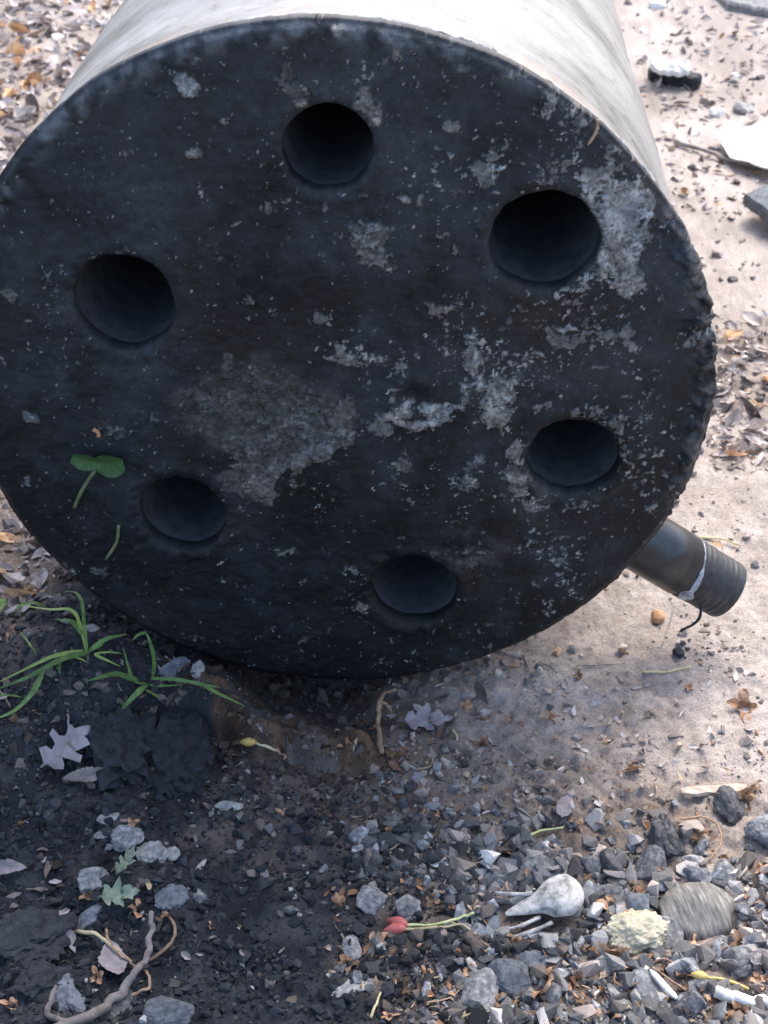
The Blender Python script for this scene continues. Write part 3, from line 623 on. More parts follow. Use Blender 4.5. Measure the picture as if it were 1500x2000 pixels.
while cnt_ < 290 and tries < 6000:
    tries += 1
    px, py = random.uniform(380, 1530), random.uniform(1560, 2040)
    if px < 640 and random.random() < .8: continue
    if not kept_clear(np.array([px]), np.array([py]))[0]: continue
    P = at(px, py); t = float(tone(P[0], P[1]))
    dn = (1 if .6 < t < 1.32 else .06)*(.25+.75*ss(1570, 1740, py))
    if random.random() > dn: continue
    sz = random.choice([18, 20, 24, 26, 30, 34, 40, 50])*random.uniform(.85, 1.15)*(.7+.3*ss(1560, 1800, py))
    s = .5*sz*mpp(P)
    if any((P[0]-q[0])**2+(P[1]-q[1])**2 < (.62*(s+q[2]))**2 for q in placed): continue
    placed.append((P[0], P[1], s))
    o = obj('charcoal_chip', random.choice(CHM), loc=(P[0], P[1], P[2]+s*.30), rot=(random.gauss(0, .45), random.gauss(0, .45), random.uniform(0, 6.28)), scl=(s, s*random.uniform(.55, 1.1), s*random.uniform(.7, 1.3)))
    tag(o, ('small' if sz < 24 else 'larger')+' angular charcoal chip lying near the '+near_mark(px, py), 'charcoal', 'loose charcoal chips'); cnt_ += 1

# ------------------------------------------------------------------ stones and charcoal lumps one can pick out
def rock_mesh(name, seed, cuts=14, rough=.06, lo=.55, hi=.95):
    r = random.Random(seed); bm = bmesh.new(); bmesh.ops.create_icosphere(bm, subdivisions=4, radius=1)
    pl = []
    for i in range(cuts):
        pl.append((Vector((r.gauss(0, 1), r.gauss(0, 1), r.gauss(0, 1))).normalized(), r.uniform(lo, hi)))
    for v in bm.verts:
        d = v.co.normalized(); q = 1.05
        for nn, k in pl:
            dt = d.dot(nn)
            if dt > .05: q = min(q, k/dt)
        q *= 1+rough*1.5*mn.noise(d*2.2+Vector((seed, 0, 0)))+rough*mn.noise(d*6+Vector((0, seed, 0)))+rough*.6*mn.noise(d*14+Vector((0, 0, seed)))
        v.co = d*q
    bmesh.ops.recalc_face_normals(bm, faces=bm.faces)
    me = bpy.data.meshes.new(name); bm.to_mesh(me); bm.free()
    me.polygons.foreach_set('use_smooth', [False]*len(me.polygons))
    return me
def fit_rock(name, label, cat, px, py, wp, hp, mat, rz=0, tilt=(0, 0), thick=.6, seed=None, cuts=14, rough=.06, group=None, sink=.25, lo=.5, hi=.92, smooth=False):
    """a lump whose outline covers wp x hp photo pixels round (px, py)"""
    P = at(px, py); k = mpp(P); a = wp*k/2*1.15; bdep = hp*k/2*1.35; c = min(a, bdep)*thick
    seed = seed if seed is not None else int(px*7+py*3)
    me = rock_mesh(name, seed, cuts, rough, lo, hi); me.materials.append(mat); me.transform(Matrix.Diagonal((a, bdep, c, 1)))
    if smooth: me.polygons.foreach_set('use_smooth', [True]*len(me.polygons))
    o = obj(name, me, loc=(P[0], P[1], P[2]+c*(.55-sink)), rot=(tilt[0], tilt[1], rz))
    return tag(o, label, cat, group)

B = MAT
ROCKS = [
 ('striped_stone', 'flat oval grey stone with pale streaks right of the yellowish lump', 'stone', 1360, 1792, 140, 92, B['striped'], .3, (.25, -.1), .55, 5, 9, .03, .8),
 ('charcoal_lump', 'tall dark charcoal lump with a paler ridge above the blue cube', 'charcoal', 1305, 1650, 58, 92, B['charcoal'], .2, (.5, 0), .8, 3, 10, .08, .55),
 ('charcoal_lump', 'pointed dark charcoal lump left of the tall ridged lump', 'charcoal', 1265, 1702, 56, 76, B['charcoal'], -.3, (.4, .2), .7, 9, 9, .06, .55),
 ('charcoal_lump', 'blocky grey charcoal lump below the pale wood sliver', 'charcoal', 1425, 1585, 56, 72, B['charcoal'], .5, (.5, .2), .8, 14, 10, .06, .55),
 ('charcoal_lump', 'dark charcoal lump cut by the picture edge below the orange husks', 'charcoal', 1490, 1632, 60, 54, B['charcoal'], .2, (.3, 0), .8, 15, 10, .06, .55),
 ('charcoal_lump', 'upright rounded charcoal lump, first of the two above the skull', 'charcoal', 1155, 1696, 38, 52, B['charcoal'], 0, (.5, 0), .8, 16, 12, .05, .55),
 ('charcoal_lump', 'upright rounded charcoal lump, second of the two above the skull', 'charcoal', 1195, 1698, 38, 54, B['charcoal'], .4, (.5, 0), .8, 17, 12, .05, .55),
 ('stone_flake', 'dark slab of stone standing just behind the skull', 'stone', 1147, 1765, 46, 76, B['stone_grey'], -.4, (.5, .4), .5, 18, 9, .05, .55),
 ('stone', 'pale grey angular stone between the skull and the blue cube', 'stone', 1190, 1752, 56, 46, B['stone_grey'], .3, (.2, .1), .7, 19, 9, .06, .55),
 ('charcoal_cube', 'small bluish cube of charcoal right of the pale grey stone', 'charcoal', 1250, 1770, 50, 40, B['stone_blue'], .5, (.15, .1), .8, 20, 6, .02, .5),
 ('charcoal_flake', 'blue-black charcoal flake with a light edge above the skull beak', 'charcoal', 975, 1725, 64, 38, B['charcoal'], -.2, (.3, -.2), .4, 21, 7, .04, .55),
 ('stone_flake', 'flat grey flake above the skull cranium', 'stone', 1060, 1706, 74, 48, B['stone_grey'], -.5, (.3, .2), .25, 22, 8, .06, .6),
 ('stone_flake', 'pale blue-grey flake lying under the skull beak', 'stone', 950, 1795, 56, 110, B['stone_blue'], .1, (.1, .1), .18, 23, 8, .08, .6),
 ('stone', 'grey angular stone above the red bud', 'stone', 795, 1780, 50, 46, B['stone_grey'], .2, (.2, 0), .7, 24, 9, .05, .55),
 ('stone', 'dull grey stone left of the stone above the red bud', 'stone', 727, 1762, 54, 48, B['stone_grey'], .7, (.2, .1), .7, 25, 10, .05, .55),
 ('stone', 'grey slab leaning between the yellowish lump and the striped stone', 'stone', 1308, 1840, 60, 72, B['stone_grey'], .4, (.4, -.3), .45, 26, 8, .05, .55),
 ('stone', 'squarish grey stone below the yellowish lump', 'stone', 1177, 1893, 46, 36, B['stone_grey'], .1, (.15, 0), .7, 27, 7, .04, .5),
 ('stone', 'large mottled grey stone at the bottom below the red bud', 'stone', 937, 1945, 72, 84, B['stone_grey'], .2, (.3, .1), .55, 28, 9, .06, .55),
 ('stone', 'large smooth blue-grey stone right of the mottled stone', 'stone', 992, 1922, 84, 66, B['stone_blue'], -.3, (.2, .1), .55, 29, 8, .05, .55),
 ('stone', 'blue-grey stone below the skull', 'stone', 1032, 1882, 66, 36, B['stone_blue'], .1, (.2, 0), .6, 30, 8, .05, .55),
 ('charcoal_lump', 'dark charcoal lump beside the white sliver', 'charcoal', 1262, 1935, 50, 62, B['charcoal'], .3, (.3, 0), .7, 31, 9, .05, .55),
 ('charcoal_lump', 'long dark charcoal lump below the white stick', 'charcoal', 1350, 1968, 66, 66, B['charcoal'], -.7, (.3, .2), .55, 32, 8, .06, .55),
 ('charcoal_lump', 'dark charcoal lump under the yellow bud', 'charcoal', 1375, 1927, 52, 30, B['charcoal'], .2, (.2, 0), .7, 33, 9, .05, .55),
 ('charcoal_lump', 'grained charcoal stub right of the oval striped stone', 'charcoal', 1440, 1884, 52, 46, B['charcoal'], -.5, (.3, .2), .6, 34, 8, .06, .55),
 ('charcoal_lump', 'dark lump above the striped stone', 'charcoal', 1360, 1718, 56, 50, B['charcoal'], .3, (.3, 0), .8, 35, 10, .06, .55),
 ('stone', 'grey upright stone above the right end of the striped stone', 'stone', 1412, 1712, 42, 54, B['stone_grey'], .3, (.4, 0), .7, 36, 9, .05, .55),
 ('stone', 'small smooth dark pebble below the striped stone', 'stone', 1398, 1858, 22, 32, B['stone_blue'], 0, (.2, 0), .8, 37, 14, .03, .8),
 ('stone', 'small white pebble above the striped stone', 'stone', 1357, 1683, 46, 18, B['stone_pale'], -.1, (.1, 0), .7, 38, 10, .04, .6),
 ('stone', 'pale crumbly stone at the front left below the grass', 'stone', 302, 1672, 56, 54, B['stone_pale'], .4, (.3, 0), .7, 39, 10, .12, .5),
 ('stone', 'small pale chip beside the pale crumbly stone', 'stone', 337, 1670, 26, 22, B['stone_pale'], .1, (.2, 0), .6, 40, 8, .06, .5),
 ('stone', 'rounded grey stone left of the pale crumbly stone', 'stone', 245, 1645, 66, 44, B['stone_grey'], .1, (.2, 0), .6, 41, 10, .06, .55),
 ('stone', 'pale blue-grey stone right of the green lichen', 'stone', 335, 1757, 58, 42, B['stone_blue'], .3, (.2, 0), .6, 42, 10, .1, .5),
 ('stone', 'broad dark grey stone left of the green lichen', 'stone', 182, 1722, 68, 42, B['stone_grey'], .1, (.2, 0), .5, 43, 9, .08, .55),
 ('stone', 'tilted pale blue splinter of stone beside the lichen', 'stone', 178, 1790, 34, 62, B['stone_blue'], -.4, (.3, .3), .5, 44, 8, .06, .55),
 ('stone', 'broad bluish stone at the bottom edge beside the forked twig', 'stone', 330, 1978, 84, 60, B['stone_blue'], .1, (.2, 0), .5, 45, 8, .06, .55),
 ('stone', 'bluish stone behind the forked twig at the bottom left', 'stone', 135, 1950, 60, 70, B['stone_blue'], .3, (.2, 0), .5, 46, 9, .08, .55),
 ('stone', 'grey stone under the forked twig at the bottom edge', 'stone', 238, 1968, 56, 54, B['stone_grey'], .3, (.2, 0), .5, 47, 9, .08, .55),
 ('stone_flake', 'flat pale ash flake at the border of black soil and gravel', 'stone', 690, 1927, 90, 36, B['stone_pale'], .1, (.1, 0), .3, 48, 9, .12, .5),
 ('stone', 'grey stone at the border of black soil and gravel', 'stone', 686, 1857, 38, 42, B['stone_grey'], .1, (.2, 0), .6, 49, 9, .06, .55),
 ('stone_flake', 'pale flat chip on black soil left of the pale crumbly stone', 'stone', 200, 1632, 32, 16, B['stone_pale'], .1, (.1, 0), .4, 50, 9, .08, .5),
 ('stone_flake', 'pale flat chip above the rounded grey stone', 'stone', 214, 1598, 40, 20, B['stone_pale'], .1, (.1, 0), .4, 51, 9, .08, .5),
 ('stone_flake', 'pale curved ash flake below the black charred lump', 'stone', 450, 1574, 52, 22, B['stone_pale'], .2, (.1, 0), .3, 52, 9, .1, .5),
 ('stone_flake', 'bluish-white flake beside the grass at the drum foot', 'stone', 347, 1306, 62, 36, B['stone_blue'], .3, (.3, .1), .25, 53, 9, .1, .5),
 ('stone_flake', 'small square white flake beside the grass at the drum foot', 'stone', 384, 1307, 26, 30, B['stone_pale'], .2, (.4, .1), .25, 54, 7, .05, .5),
 ('charred_lump', 'smooth black charred lump standing in front of the brown ridge', 'charcoal', 345, 1482, 128, 165, B['black'], .1, (.1, 0), .5, 55, 9, .22, .6),
 ('charred_lump', 'broken black charred lump behind the lobed grey leaf', 'charcoal', 238, 1462, 120, 130, B['black'], .5, (.2, .1), .6, 56, 6, .28, .5),
 ('charred_lump', 'low black charred lump at the lower left picture edge', 'charcoal', 60, 1840, 150, 90, B['black'], .2, (.1, 0), .4, 57, 9, .25, .6),
 ('charred_lump', 'angular black charred lump in the bottom left corner', 'charcoal', 80, 1930, 110, 70, B['black'], .5, (.2, .1), .5, 58, 7, .25, .5),
]
for (nm, lb, ct, px, py, wp, hp, mt, rz, ti, th, sd2, cu, ro, lo) in ROCKS:
    fit_rock(nm, lb, ct, px, py, wp, hp, mt, rz, ti, th, sd2, cu, ro, None, .25, lo, .95, smooth=(nm in ('striped_stone',)))

# yellowish porous lump: many knobs joined to one body
P = at(1240, 1832); k = mpp(P)
bm = bmesh.new(); bmesh.ops.create_icosphere(bm, subdivisions=5, radius=1)
for v in bm.verts:
    d = v.co.normalized(); q = 1+.22*mn.noise(d*2.1)+.16*abs(mn.noise(d*5))+.13*mn.noise(d*11)+.06*mn.noise(d*22); v.co = d*q
me = bpy.data.meshes.new('porous_lump'); bm.to_mesh(me); bm.free(); me.polygons.foreach_set('use_smooth', [True]*len(me.polygons))
tag(obj('porous_lump', me, MAT['foam'], loc=(P[0], P[1], P[2]+.0035), rot=(.1, 0, .12), scl=(59*k, 43*k, 30*k)), 'pale yellowish porous lump between the skull and the striped stone', 'foam lump')

# ------------------------------------------------------------------ bird skull
P = Vector(at(1060, 1785, .0015)); k = mpp(P)
sk = obj('bird_skull', None, loc=P, rot=(0, 0, math.radians(14))); tag(sk, 'small bleached bird skull with open beak lying on the charcoal gravel', 'skull')
PRF = [(56, 0), (54, 14), (48, 28), (36, 40), (20, 46), (2, 46), (-14, 42), (-28, 34), (-40, 26), (-52, 20), (-66, 16), (-80, 12), (-94, 8), (-102, 4), (-104, 0)]
V = []; Fc = []; ns = 28
for i, (xx, rr) in enumerate(PRF):
    for j in range(ns):
        a = 2*math.pi*j/ns; d = Vector((xx/40, math.cos(a), math.sin(a)))
        q = 1+.11*mn.noise(d*2)+.07*mn.noise(d*5)+.04*mn.noise(d*11)
        for s_ in (.15, math.pi-.15):      # hollows of the eyes at both sides
            q -= .42*math.exp(-((xx+30)/13)**2-((math.atan2(math.sin(a-s_), math.cos(a-s_)))/.55)**2)
        flat = .52 if xx > -40 else .4
        V.append((xx*k, rr*q*math.cos(a)*k, (rr*q*math.sin(a)*flat-(abs(min(0, xx+20))*.10))*k))
for i in range(len(PRF)-1):
    for j in range(ns): Fc.append((i*ns+j, i*ns+(j+1) % ns, (i+1)*ns+(j+1) % ns, (i+1)*ns+j))
me = bpy.data.meshes.new('cranium'); me.from_pydata(V, [], Fc)
bm = bmesh.new(); bm.from_mesh(me); bmesh.ops.remove_doubles(bm, verts=bm.verts, dist=1e-6); bmesh.ops.recalc_face_normals(bm, faces=bm.faces); bm.to_mesh(me); bm.free()
me.polygons.foreach_set('use_smooth', [True]*len(me.polygons))
obj('cranium', me, MAT['bone'], sk, loc=(28*k, 10*k, 30*k), rot=(0, math.radians(-8), 0))
def skt(name, pts, rad): obj(name, tube_mesh(name, spline([Vector(p)*k for p in pts], 4), rad, 8, lump=.25), MAT['bone'], sk)
def taper(n, a, b_): return [(a+(b_-a)*i/(n-1))*k for i in range(n)]
skt('lower_jaw', [(8, -34, 14), (-30, -42, 10), (-70, -46, 8), (-86, -40, 9)], taper(13, 5, 3))
skt('lower_jaw', [(-10, -14, 10), (-50, -24, 8), (-92, -26, 7)], taper(9, 5, 3))
skt('cheek_bone', [(-12, 34, 26), (-42, 40, 24), (-82, 56, 20)], taper(9, 5, 3))

# ------------------------------------------------------------------ husks, buds, stalks, twigs
def husk_mesh(seed):
    r = random.Random(seed); V = []; Fc = []
    n = r.choice([4, 5, 5]); nr = 10
    for i in range(3):                     # cup
        rr = (.18, .42, .50)[i]; zz = (0, .06, .38)[i]
        for j in range(nr): a = 2*math.pi*j/nr; V.append((rr*math.cos(a)*r.uniform(.85, 1.15), rr*math.sin(a)*r.uniform(.85, 1.15), zz*r.uniform(.8, 1.2)))
    for i in range(2):
        for j in range(nr): Fc.append((i*nr+j, i*nr+(j+1) % nr, (i+1)*nr+(j+1) % nr, (i+1)*nr+j))
    Fc.append(tuple(range(nr-1, -1, -1)))
    for p in range(n):                     # curled sepals
        a = 2*math.pi*p/n+r.uniform(-.25, .25); ca, sa = math.cos(a), math.sin(a); b0 = len(V); ln = r.uniform(.45, .85); wd = r.uniform(.22, .34); up = r.uniform(-.25, .3)
        for q, (u, w2, z) in enumerate(((.40, wd, .34), (.40+ln*.5, wd*1.05, .42+up*.5), (.40+ln*.85, wd*.55, .38+up), (.40+ln, .04, .22+up*1.3))):
            for s2, zz in ((-1, .07), (0, -.02), (1, .07)):
                V.append((u*ca-s2*w2*sa, u*sa+s2*w2*ca, z+zz*r.uniform(.3, 1.6)))
        for q in range(3):
            for s2 in range(2): i0 = b0+q*3+s2; Fc.append((i0, i0+1, i0+4, i0+3))
    me = bpy.data.meshes.new('flower_husk'); me.from_pydata(V, [], Fc); me.materials.append(MAT['husk']); return me
HM = [husk_mesh(i) for i in range(10)]
HUSK = [(859,1597,20),(989,1665,32),(812,1695,26),(1027,1725,36),(790,1717,26),(1077,1656,16),(1145,1722,26),(1230,1737,32),(1352,1645,44),(1237,1680,20),(857,1822,36),(880,1780,44),
 (815,1850,30),(767,1875,44),(932,1842,30),(1005,1845,36),(1057,1862,40),(1095,1875,40),(1160,1860,40),(1200,1865,44),(1222,1895,48),(1122,1917,34),(1065,1928,60),(1235,1940,34),(1175,1945,32),
 (980,1960,28),(1200,1785,48),(1355,1852,32),(1450,1845,52),(1330,1905,36),(1295,1895,34),(1415,1990,30),(1250,1975,40),(1160,1992,36),(1445,1985,44),(787,1930,44),(895,1950,36),(1210,1990,40),(1312,1965,30),
 (1120,1615,26),(920,1385,36),(1077,1405,28),(787,1482,44),(945,1457,30),(1450,1382,44),(1215,1275,20),(1235,1507,30),(1470,1550,40),(1450,1570,34),(1127,1322,18),(1345,1345,18),(1005,1302,14),
 (260,1612,26),(610,1687,14),(557,1592,22),(670,1765,44),(735,1845,40),(675,1890,36),(175,1755,26),(270,1785,36),(320,1787,34),(192,1910,34),(20,1967,34),(410,1812,20),(42,1612,18),(25,1237,28),(75,1395,22),(545,1470,30),
 (60,1160,26),(1440,1720,24),(1480,1700,22),(1085,1570,16),(1195,1815,30),(845,1760,22),(1480,1920,30),(1380,1950,24),(1005,1990,26),(920,1900,26),(830,1905,22),(760,1990,26)]
for i, (px, py, sz) in enumerate(HUSK):
    P = at(px, py); s = sz*mpp(P)*.70
    o = obj('flower_husk', HM[i % 10], loc=(P[0], P[1], P[2]-s*.05+.0006), rot=(random.gauss(0, .7), random.gauss(0, .7), random.uniform(0, 6.28)), scl=(s*random.uniform(.8, 1.2), s*random.uniform(.7, 1.1), s*random.uniform(.6, 1.2)))
    lab = ('small ' if sz < 24 else ('big ' if sz > 38 else ''))+'dry orange-brown flower husk lying near the '+near_mark(px, py)
    if (px, py) == (1065, 1928): lab = 'largest splayed orange husk with a stalk below the skull'
    tag(o, lab, 'husk', 'dry flower husks')
tag(fit_rock('seed', '', 'seed', 1285, 1210, 24, 26, MAT['husk'], 0, (0, 0), .9, 71, 18, .05, None, 0, .85, .98, True), 'round orange-brown seed on smooth pale earth under the pipe', 'seed')
tag(fit_rock('seed', '', 'seed', 1325, 1278, 20, 22, MAT['black'], 0, (0, 0), .9, 72, 14, .05, None, 0, .7, .98, True), 'small round black seed on pale earth below the orange seed', 'seed')

def stalk(name, label, cat, pts, rp, mat, group=None, hs=None, tp=.6, sides=7, parent=None, lump=.08):
    """pts in photo pixels; lies on the ground; rp radius in photo pixels; hs heights above ground, metres"""
    Q = []
    for i, (px, py) in enumerate(pts):
        hh = hs[i] if hs else .0012
        Q.append(Vector(at(px, py, hh)))
    k = mpp(Q[0]); S_ = spline(Q, 6); rp = rp*.8
    for i_ in range(1, len(S_)-1): S_[i_] = S_[i_]+Vector([mn.noise(Vector((i_*.4, q_*7.3, pts[0][1])))*rp*k*.9 for q_ in range(3)])
    me = tube_mesh(name, S_, [(1+.22*mn.noise(Vector((i*.45, rp, pts[0][0]))))*rp*k*(1-(1-tp)*i/(len(S_)-1)) for i in range(len(S_))], sides, lump=lump)
    o = obj(name, me, mat, parent)
    if label: tag(o, label, cat, group)
    return o
tw = obj('forked_twig', None, loc=at(200, 1960)); tag(tw, 'thick grey forked twig at the bottom left corner', 'twig')
def under(o, par):
    bpy.context.view_layer.update(); o.parent = par; o.matrix_parent_inverse = Matrix.Translation(-Vector(par.location)); return o
bpy.context.view_layer.update()
def part_stalk(par, *a, **kw):
    o = stalk(*a, **kw); o.parent = par; o.location = -Vector(par.location); return o
part_stalk(tw, 'stem', None, None, [(70, 2030), (175, 1982), (222, 1950), (262, 1902), (286, 1868), (294, 1825), (296, 1782)], 13, MAT['twig'], hs=[.004, .005, .006, .007, .008, .009, .010], tp=.55, sides=10, lump=.12)
part_stalk(tw, 'branch', None, None, [(150, 1998), (96, 1985), (100, 1950), (110, 1925)], 9, MAT['twig'], hs=[.004, .004, .006, .008], tp=.6, sides=8, lump=.1)
ST = [
 ('dry_stalk', 'curled pale stalk looping right of the forked twig', [(293, 1876), (322, 1855), (342, 1825), (335, 1795), (318, 1782)], 5, 'brownstalk', .004),
 ('dry_stalk', 'pale arched stalk crossing left of the forked twig', [(140, 1822), (180, 1822), (215, 1845), (262, 1882)], 5.5, 'straw', .005),
 ('dry_stalk', 'thin pale stalk from the lichen to the forked twig', [(207, 1803), (212, 1838), (240, 1868), (268, 1888)], 4.5, 'brownstalk', .005),
 ('dry_stalk', 'short hooked stalk below the fork of the twig', [(255, 1945), (290, 1928), (290, 1905), (283, 1895)], 4.5, 'brownstalk', .004),
 ('dry_stalk', 'pale yellow stalk at the bottom beside the black soil', [(724, 1988), (735, 1960), (749, 1928)], 4, 'straw', .003),
 ('green_stem', 'pale green stem on the charcoal above the skull', [(1024, 1636), (1060, 1622), (1100, 1616)], 4, 'greenstem', .003),
 ('dry_stalk', 'brown stalk on the dark gravel in the middle', [(748, 1672), (770, 1655), (792, 1640)], 3.5, 'brownstalk', .002),
 ('dry_stalk', 'grey stalk lying across the soil below the drum', [(1000, 1455), (1030, 1480), (1066, 1502)], 3.5, 'twig', .002),
 ('dry_stalk', 'tan straw on bright earth behind the pipe', [(1362, 1049), (1405, 1052), (1448, 1066)], 3.5, 'straw', .002),
 ('dry_stalk', 'thin straight straw on pale earth under the pipe', [(1316, 1188), (1305, 1228), (1290, 1266)], 1.5, 'twig', .001),
 ('dry_stalk', 'thin dark straw across the pale earth below the drum edge', [(1125, 1300), (1165, 1299), (1205, 1297)], 1.5, 'twig', .001),
 ('dry_stalk', 'pale straw on the earth below the black seed', [(1255, 1312), (1300, 1312), (1350, 1302)], 3.5, 'straw', .001),
 ('dry_stalk', 'short dark curved stalk just below the drum edge', [(1022, 1280), (1028, 1295), (1033, 1306)], 3, 'twig', .001),
 ('dry_stalk', 'dark bent stalk right of the short curved one', [(1052, 1293), (1075, 1302), (1088, 1315)], 2.5, 'twig', .001),
 ('dry_stalk', 'large hoop of pale stalk above the striped stone', [(1325, 1600), (1370, 1595), (1402, 1612), (1408, 1645), (1385, 1680)], 3, 'brownstalk', .004),
 ('dry_stalk', 'brown curved stalk right of the red bud', [(880, 1800), (910, 1812), (932, 1825)], 3, 'straw', .003),
 ('dry_stalk', 'brown stalk from the husks towards the lower gravel', [(925, 1860), (960, 1880), (1010, 1890)], 2.5, 'brownstalk', .003),
 ('dry_stalk', 'thin brown stalk slanting below the striped stone', [(1275, 1890), (1310, 1915), (1350, 1940)], 3, 'brownstalk', .003),
 ('dry_stalk', 'curved brown stalk between lump and striped stone', [(1275, 1880), (1300, 1873), (1325, 1890)], 3, 'brownstalk', .004),
 ('dry_stalk', 'curled brown stalk ring below the yellowish lump', [(1205, 1880), (1200, 1915), (1220, 1928), (1245, 1918), (1248, 1890)], 3, 'brownstalk', .004),
 ('dry_stalk', 'pale bent stalk at the bottom of the gravel', [(870, 1996), (900, 1985), (960, 1975), (1000, 1980)], 3.5, 'straw', .002),
 ('dry_stalk', 'thin brown stalk at the top of the gravel', [(880, 1678), (905, 1690), (945, 1683)], 2.5, 'brownstalk', .002),
 ('dry_stalk', 'short red-brown stalk beside the striped stone', [(1387, 1858), (1388, 1885)], 4, 'brownstalk', .005),
 ('dry_stalk', 'dark crooked stalk beside the black lump', [(132, 1395), (134, 1425), (126, 1460)], 3, 'twig', .004),
 ('dry_stalk', 'thin stalk across the gravel by the mottled stone', [(830, 1960), (880, 1948), (915, 1915)], 2.5, 'brownstalk', .003),
 ('dry_stalk', 'pale stalk curving on the soil under the drum', [(885, 1425), (893, 1440), (888, 1455)], 2.5, 'straw', .002),
 ('dry_stalk', 'faint curved stalk on the brown soil below the drum', [(845, 1475), (842, 1495), (815, 1503)], 2.5, 'straw', .002),
 ('dry_stalk', 'dark thin stalk in the black soil at the far left', [(20, 1380), (10, 1362), (0, 1350)], 3, 'brownstalk', .003),
]
for nm, lb, pts, rp, mt, hh in ST:
    stalk(nm, lb, 'stalk', pts, rp, MAT[mt], hs=[.0010]+[hh]*(len(pts)-2)+[.0012])
rt = obj('root', None, loc=at(740, 1468)); tag(rt, 'upright forked root hanging at the right end of the hollow', 'root')
part_stalk(rt, 'stem', None, None, [(744, 1472), (742, 1440), (738, 1405), (742, 1372), (752, 1352), (772, 1346)], 7, MAT['brownstalk'], hs=[.001, .007, .013, .018, .021, .020], tp=.6, lump=.2)
part_stalk(rt, 'branch', None, None, [(740, 1368), (758, 1380), (766, 1395)], 4, MAT['brownstalk'], hs=[.019, .014, .008], tp=.6)
part_stalk(rt, 'branch', None, None, [(741, 1425), (730, 1418)], 3.5, MAT['brownstalk'], hs=[.010, .010], tp=.5)

def bud(label, pts, head, lr, mat, stem, hh=.004):
    """a long bud on a stalk; head = two photo points, lr = radius in pixels"""
    o0 = obj('flower_bud', None, loc=at(*pts[0])); tag(o0, label, 'bud')
    part_stalk(o0, 'stalk', None, None, pts, 4, stem, hs=[hh]*len(pts), tp=.9)
    a = Vector(at(*head[0], hh)); b_ = Vector(at(*head[1], hh)); k = mpp(a); pr = [.35, .75, 1, 1, .8, .5, .25]
    me = tube_mesh('bud_head', [a.lerp(b_, i/6) for i in range(7)], [lr*k*q for q in pr], 10); q = obj('bud_head', me, mat, o0); q.location = -Vector(o0.location)
    return o0
bud('yellow bud on a yellow stalk beside the white stick', [(1380, 1908), (1420, 1915), (1462, 1932)], [(1382, 1909), (1350, 1902)], 10, MAT['yellow'], MAT['yellow'])
bud('yellow-orange bud on the brown ridge below the drum', [(495, 1449), (520, 1457), (546, 1468)], [(500, 1449), (468, 1449)], 9, MAT['yellow'], MAT['straw'], .003)
rb_ = bud('red bud pair with long green-tipped stalks on the gravel', [(780, 1808), (850, 1805), (895, 1795), (926, 1784)], [(795, 1806), (755, 1797)], 12, MAT['red'], MAT['greenstem'])
a = Vector(at(792, 1812, .004)); b_ = Vector(at(748, 1818, .003)); k = mpp(a)
q = obj('bud_head', tube_mesh('bud_head', [a.lerp(b_, i/6) for i in range(7)], [12*k*v for v in (.35, .75, 1, 1, .8, .5, .25)], 10), MAT['red'], rb_); q.location = -Vector(rb_.location)
part_stalk(rb_, 'stalk', None, None, [(785, 1815), (850, 1812), (900, 1806), (930, 1825)], 4, MAT['straw'], hs=[.004]*4, tp=.8)

def plank(name, label, cat, p0, p1, wpx, tpx, mat, dz=.001, jag=.25, seed=1):
    r = random.Random(seed); a = Vector(at(*p0, dz)); b_ = Vector(at(*p1, dz)); k = mpp(a); d = (b_-a); s = d.cross(Vector((0, 0, 1))).normalized(); n = 9; V = []; Fc = []
    up = s.cross(d).normalized()
    for i in range(n):
        t = i/(n-1); c = a.lerp(b_, t); e = 1 if 0 < i < n-1 else .45
        for (u, w2) in ((-1, 0), (-.8, 1), (.8, 1), (1, 0)):
            V.append(c+s*(u*wpx*k*.5*e*(1+jag*r.uniform(-1, 1)))+up*(w2*tpx*k*(1+jag*r.uniform(-1, 1))))
    for i in range(n-1):
        for j in range(4): Fc.append((i*4+j, i*4+(j+1) % 4, i*4+4+(j+1) % 4, i*4+4+j))
    Fc.append((0, 1, 2, 3)); Fc.append((n*4-1, n*4-2, n*4-3, n*4-4))
    bm = bmesh.new(); me = bpy.data.meshes.new(name); me.from_pydata(V, [], Fc); bm.from_mesh(me); bmesh.ops.recalc_face_normals(bm, faces=bm.faces); bm.to_mesh(me); bm.free()
    return tag(obj(name, me, mat), label, cat)
plank('wood_sliver', 'pale wood sliver on the earth above the blocky charcoal', 'wood', (1330, 1549), (1458, 1541), 20, 7, MAT['wood'], .001, .3, 3)
plank('white_sliver', 'thin white sliver on the gravel near the bottom', 'splinter', (1270, 1896), (1322, 1952), 13, 5, MAT['whitewood'], .004, .2, 4)
plank('pale_sliver', 'short pale sliver on the gravel left of the white sliver', 'splinter', (1188, 1925), (1222, 1965), 16, 5, MAT['stone_pale'], .003, .3, 5)
plank('charcoal_splinter', 'thin upright charcoal splinter between skull and lump', 'charcoal', (1108, 1815), (1115, 1868), 9, 6, MAT['stone_blue'], .003, .2, 6)
stalk('white_stick', 'thick bleached white stick at the lower right edge', 'stick', [(1398, 1936), (1440, 1948), (1490, 1960), (1560, 1972)], 15, MAT['whitewood'], hs=[.004]*4, tp=1.0, sides=12, lump=.07)

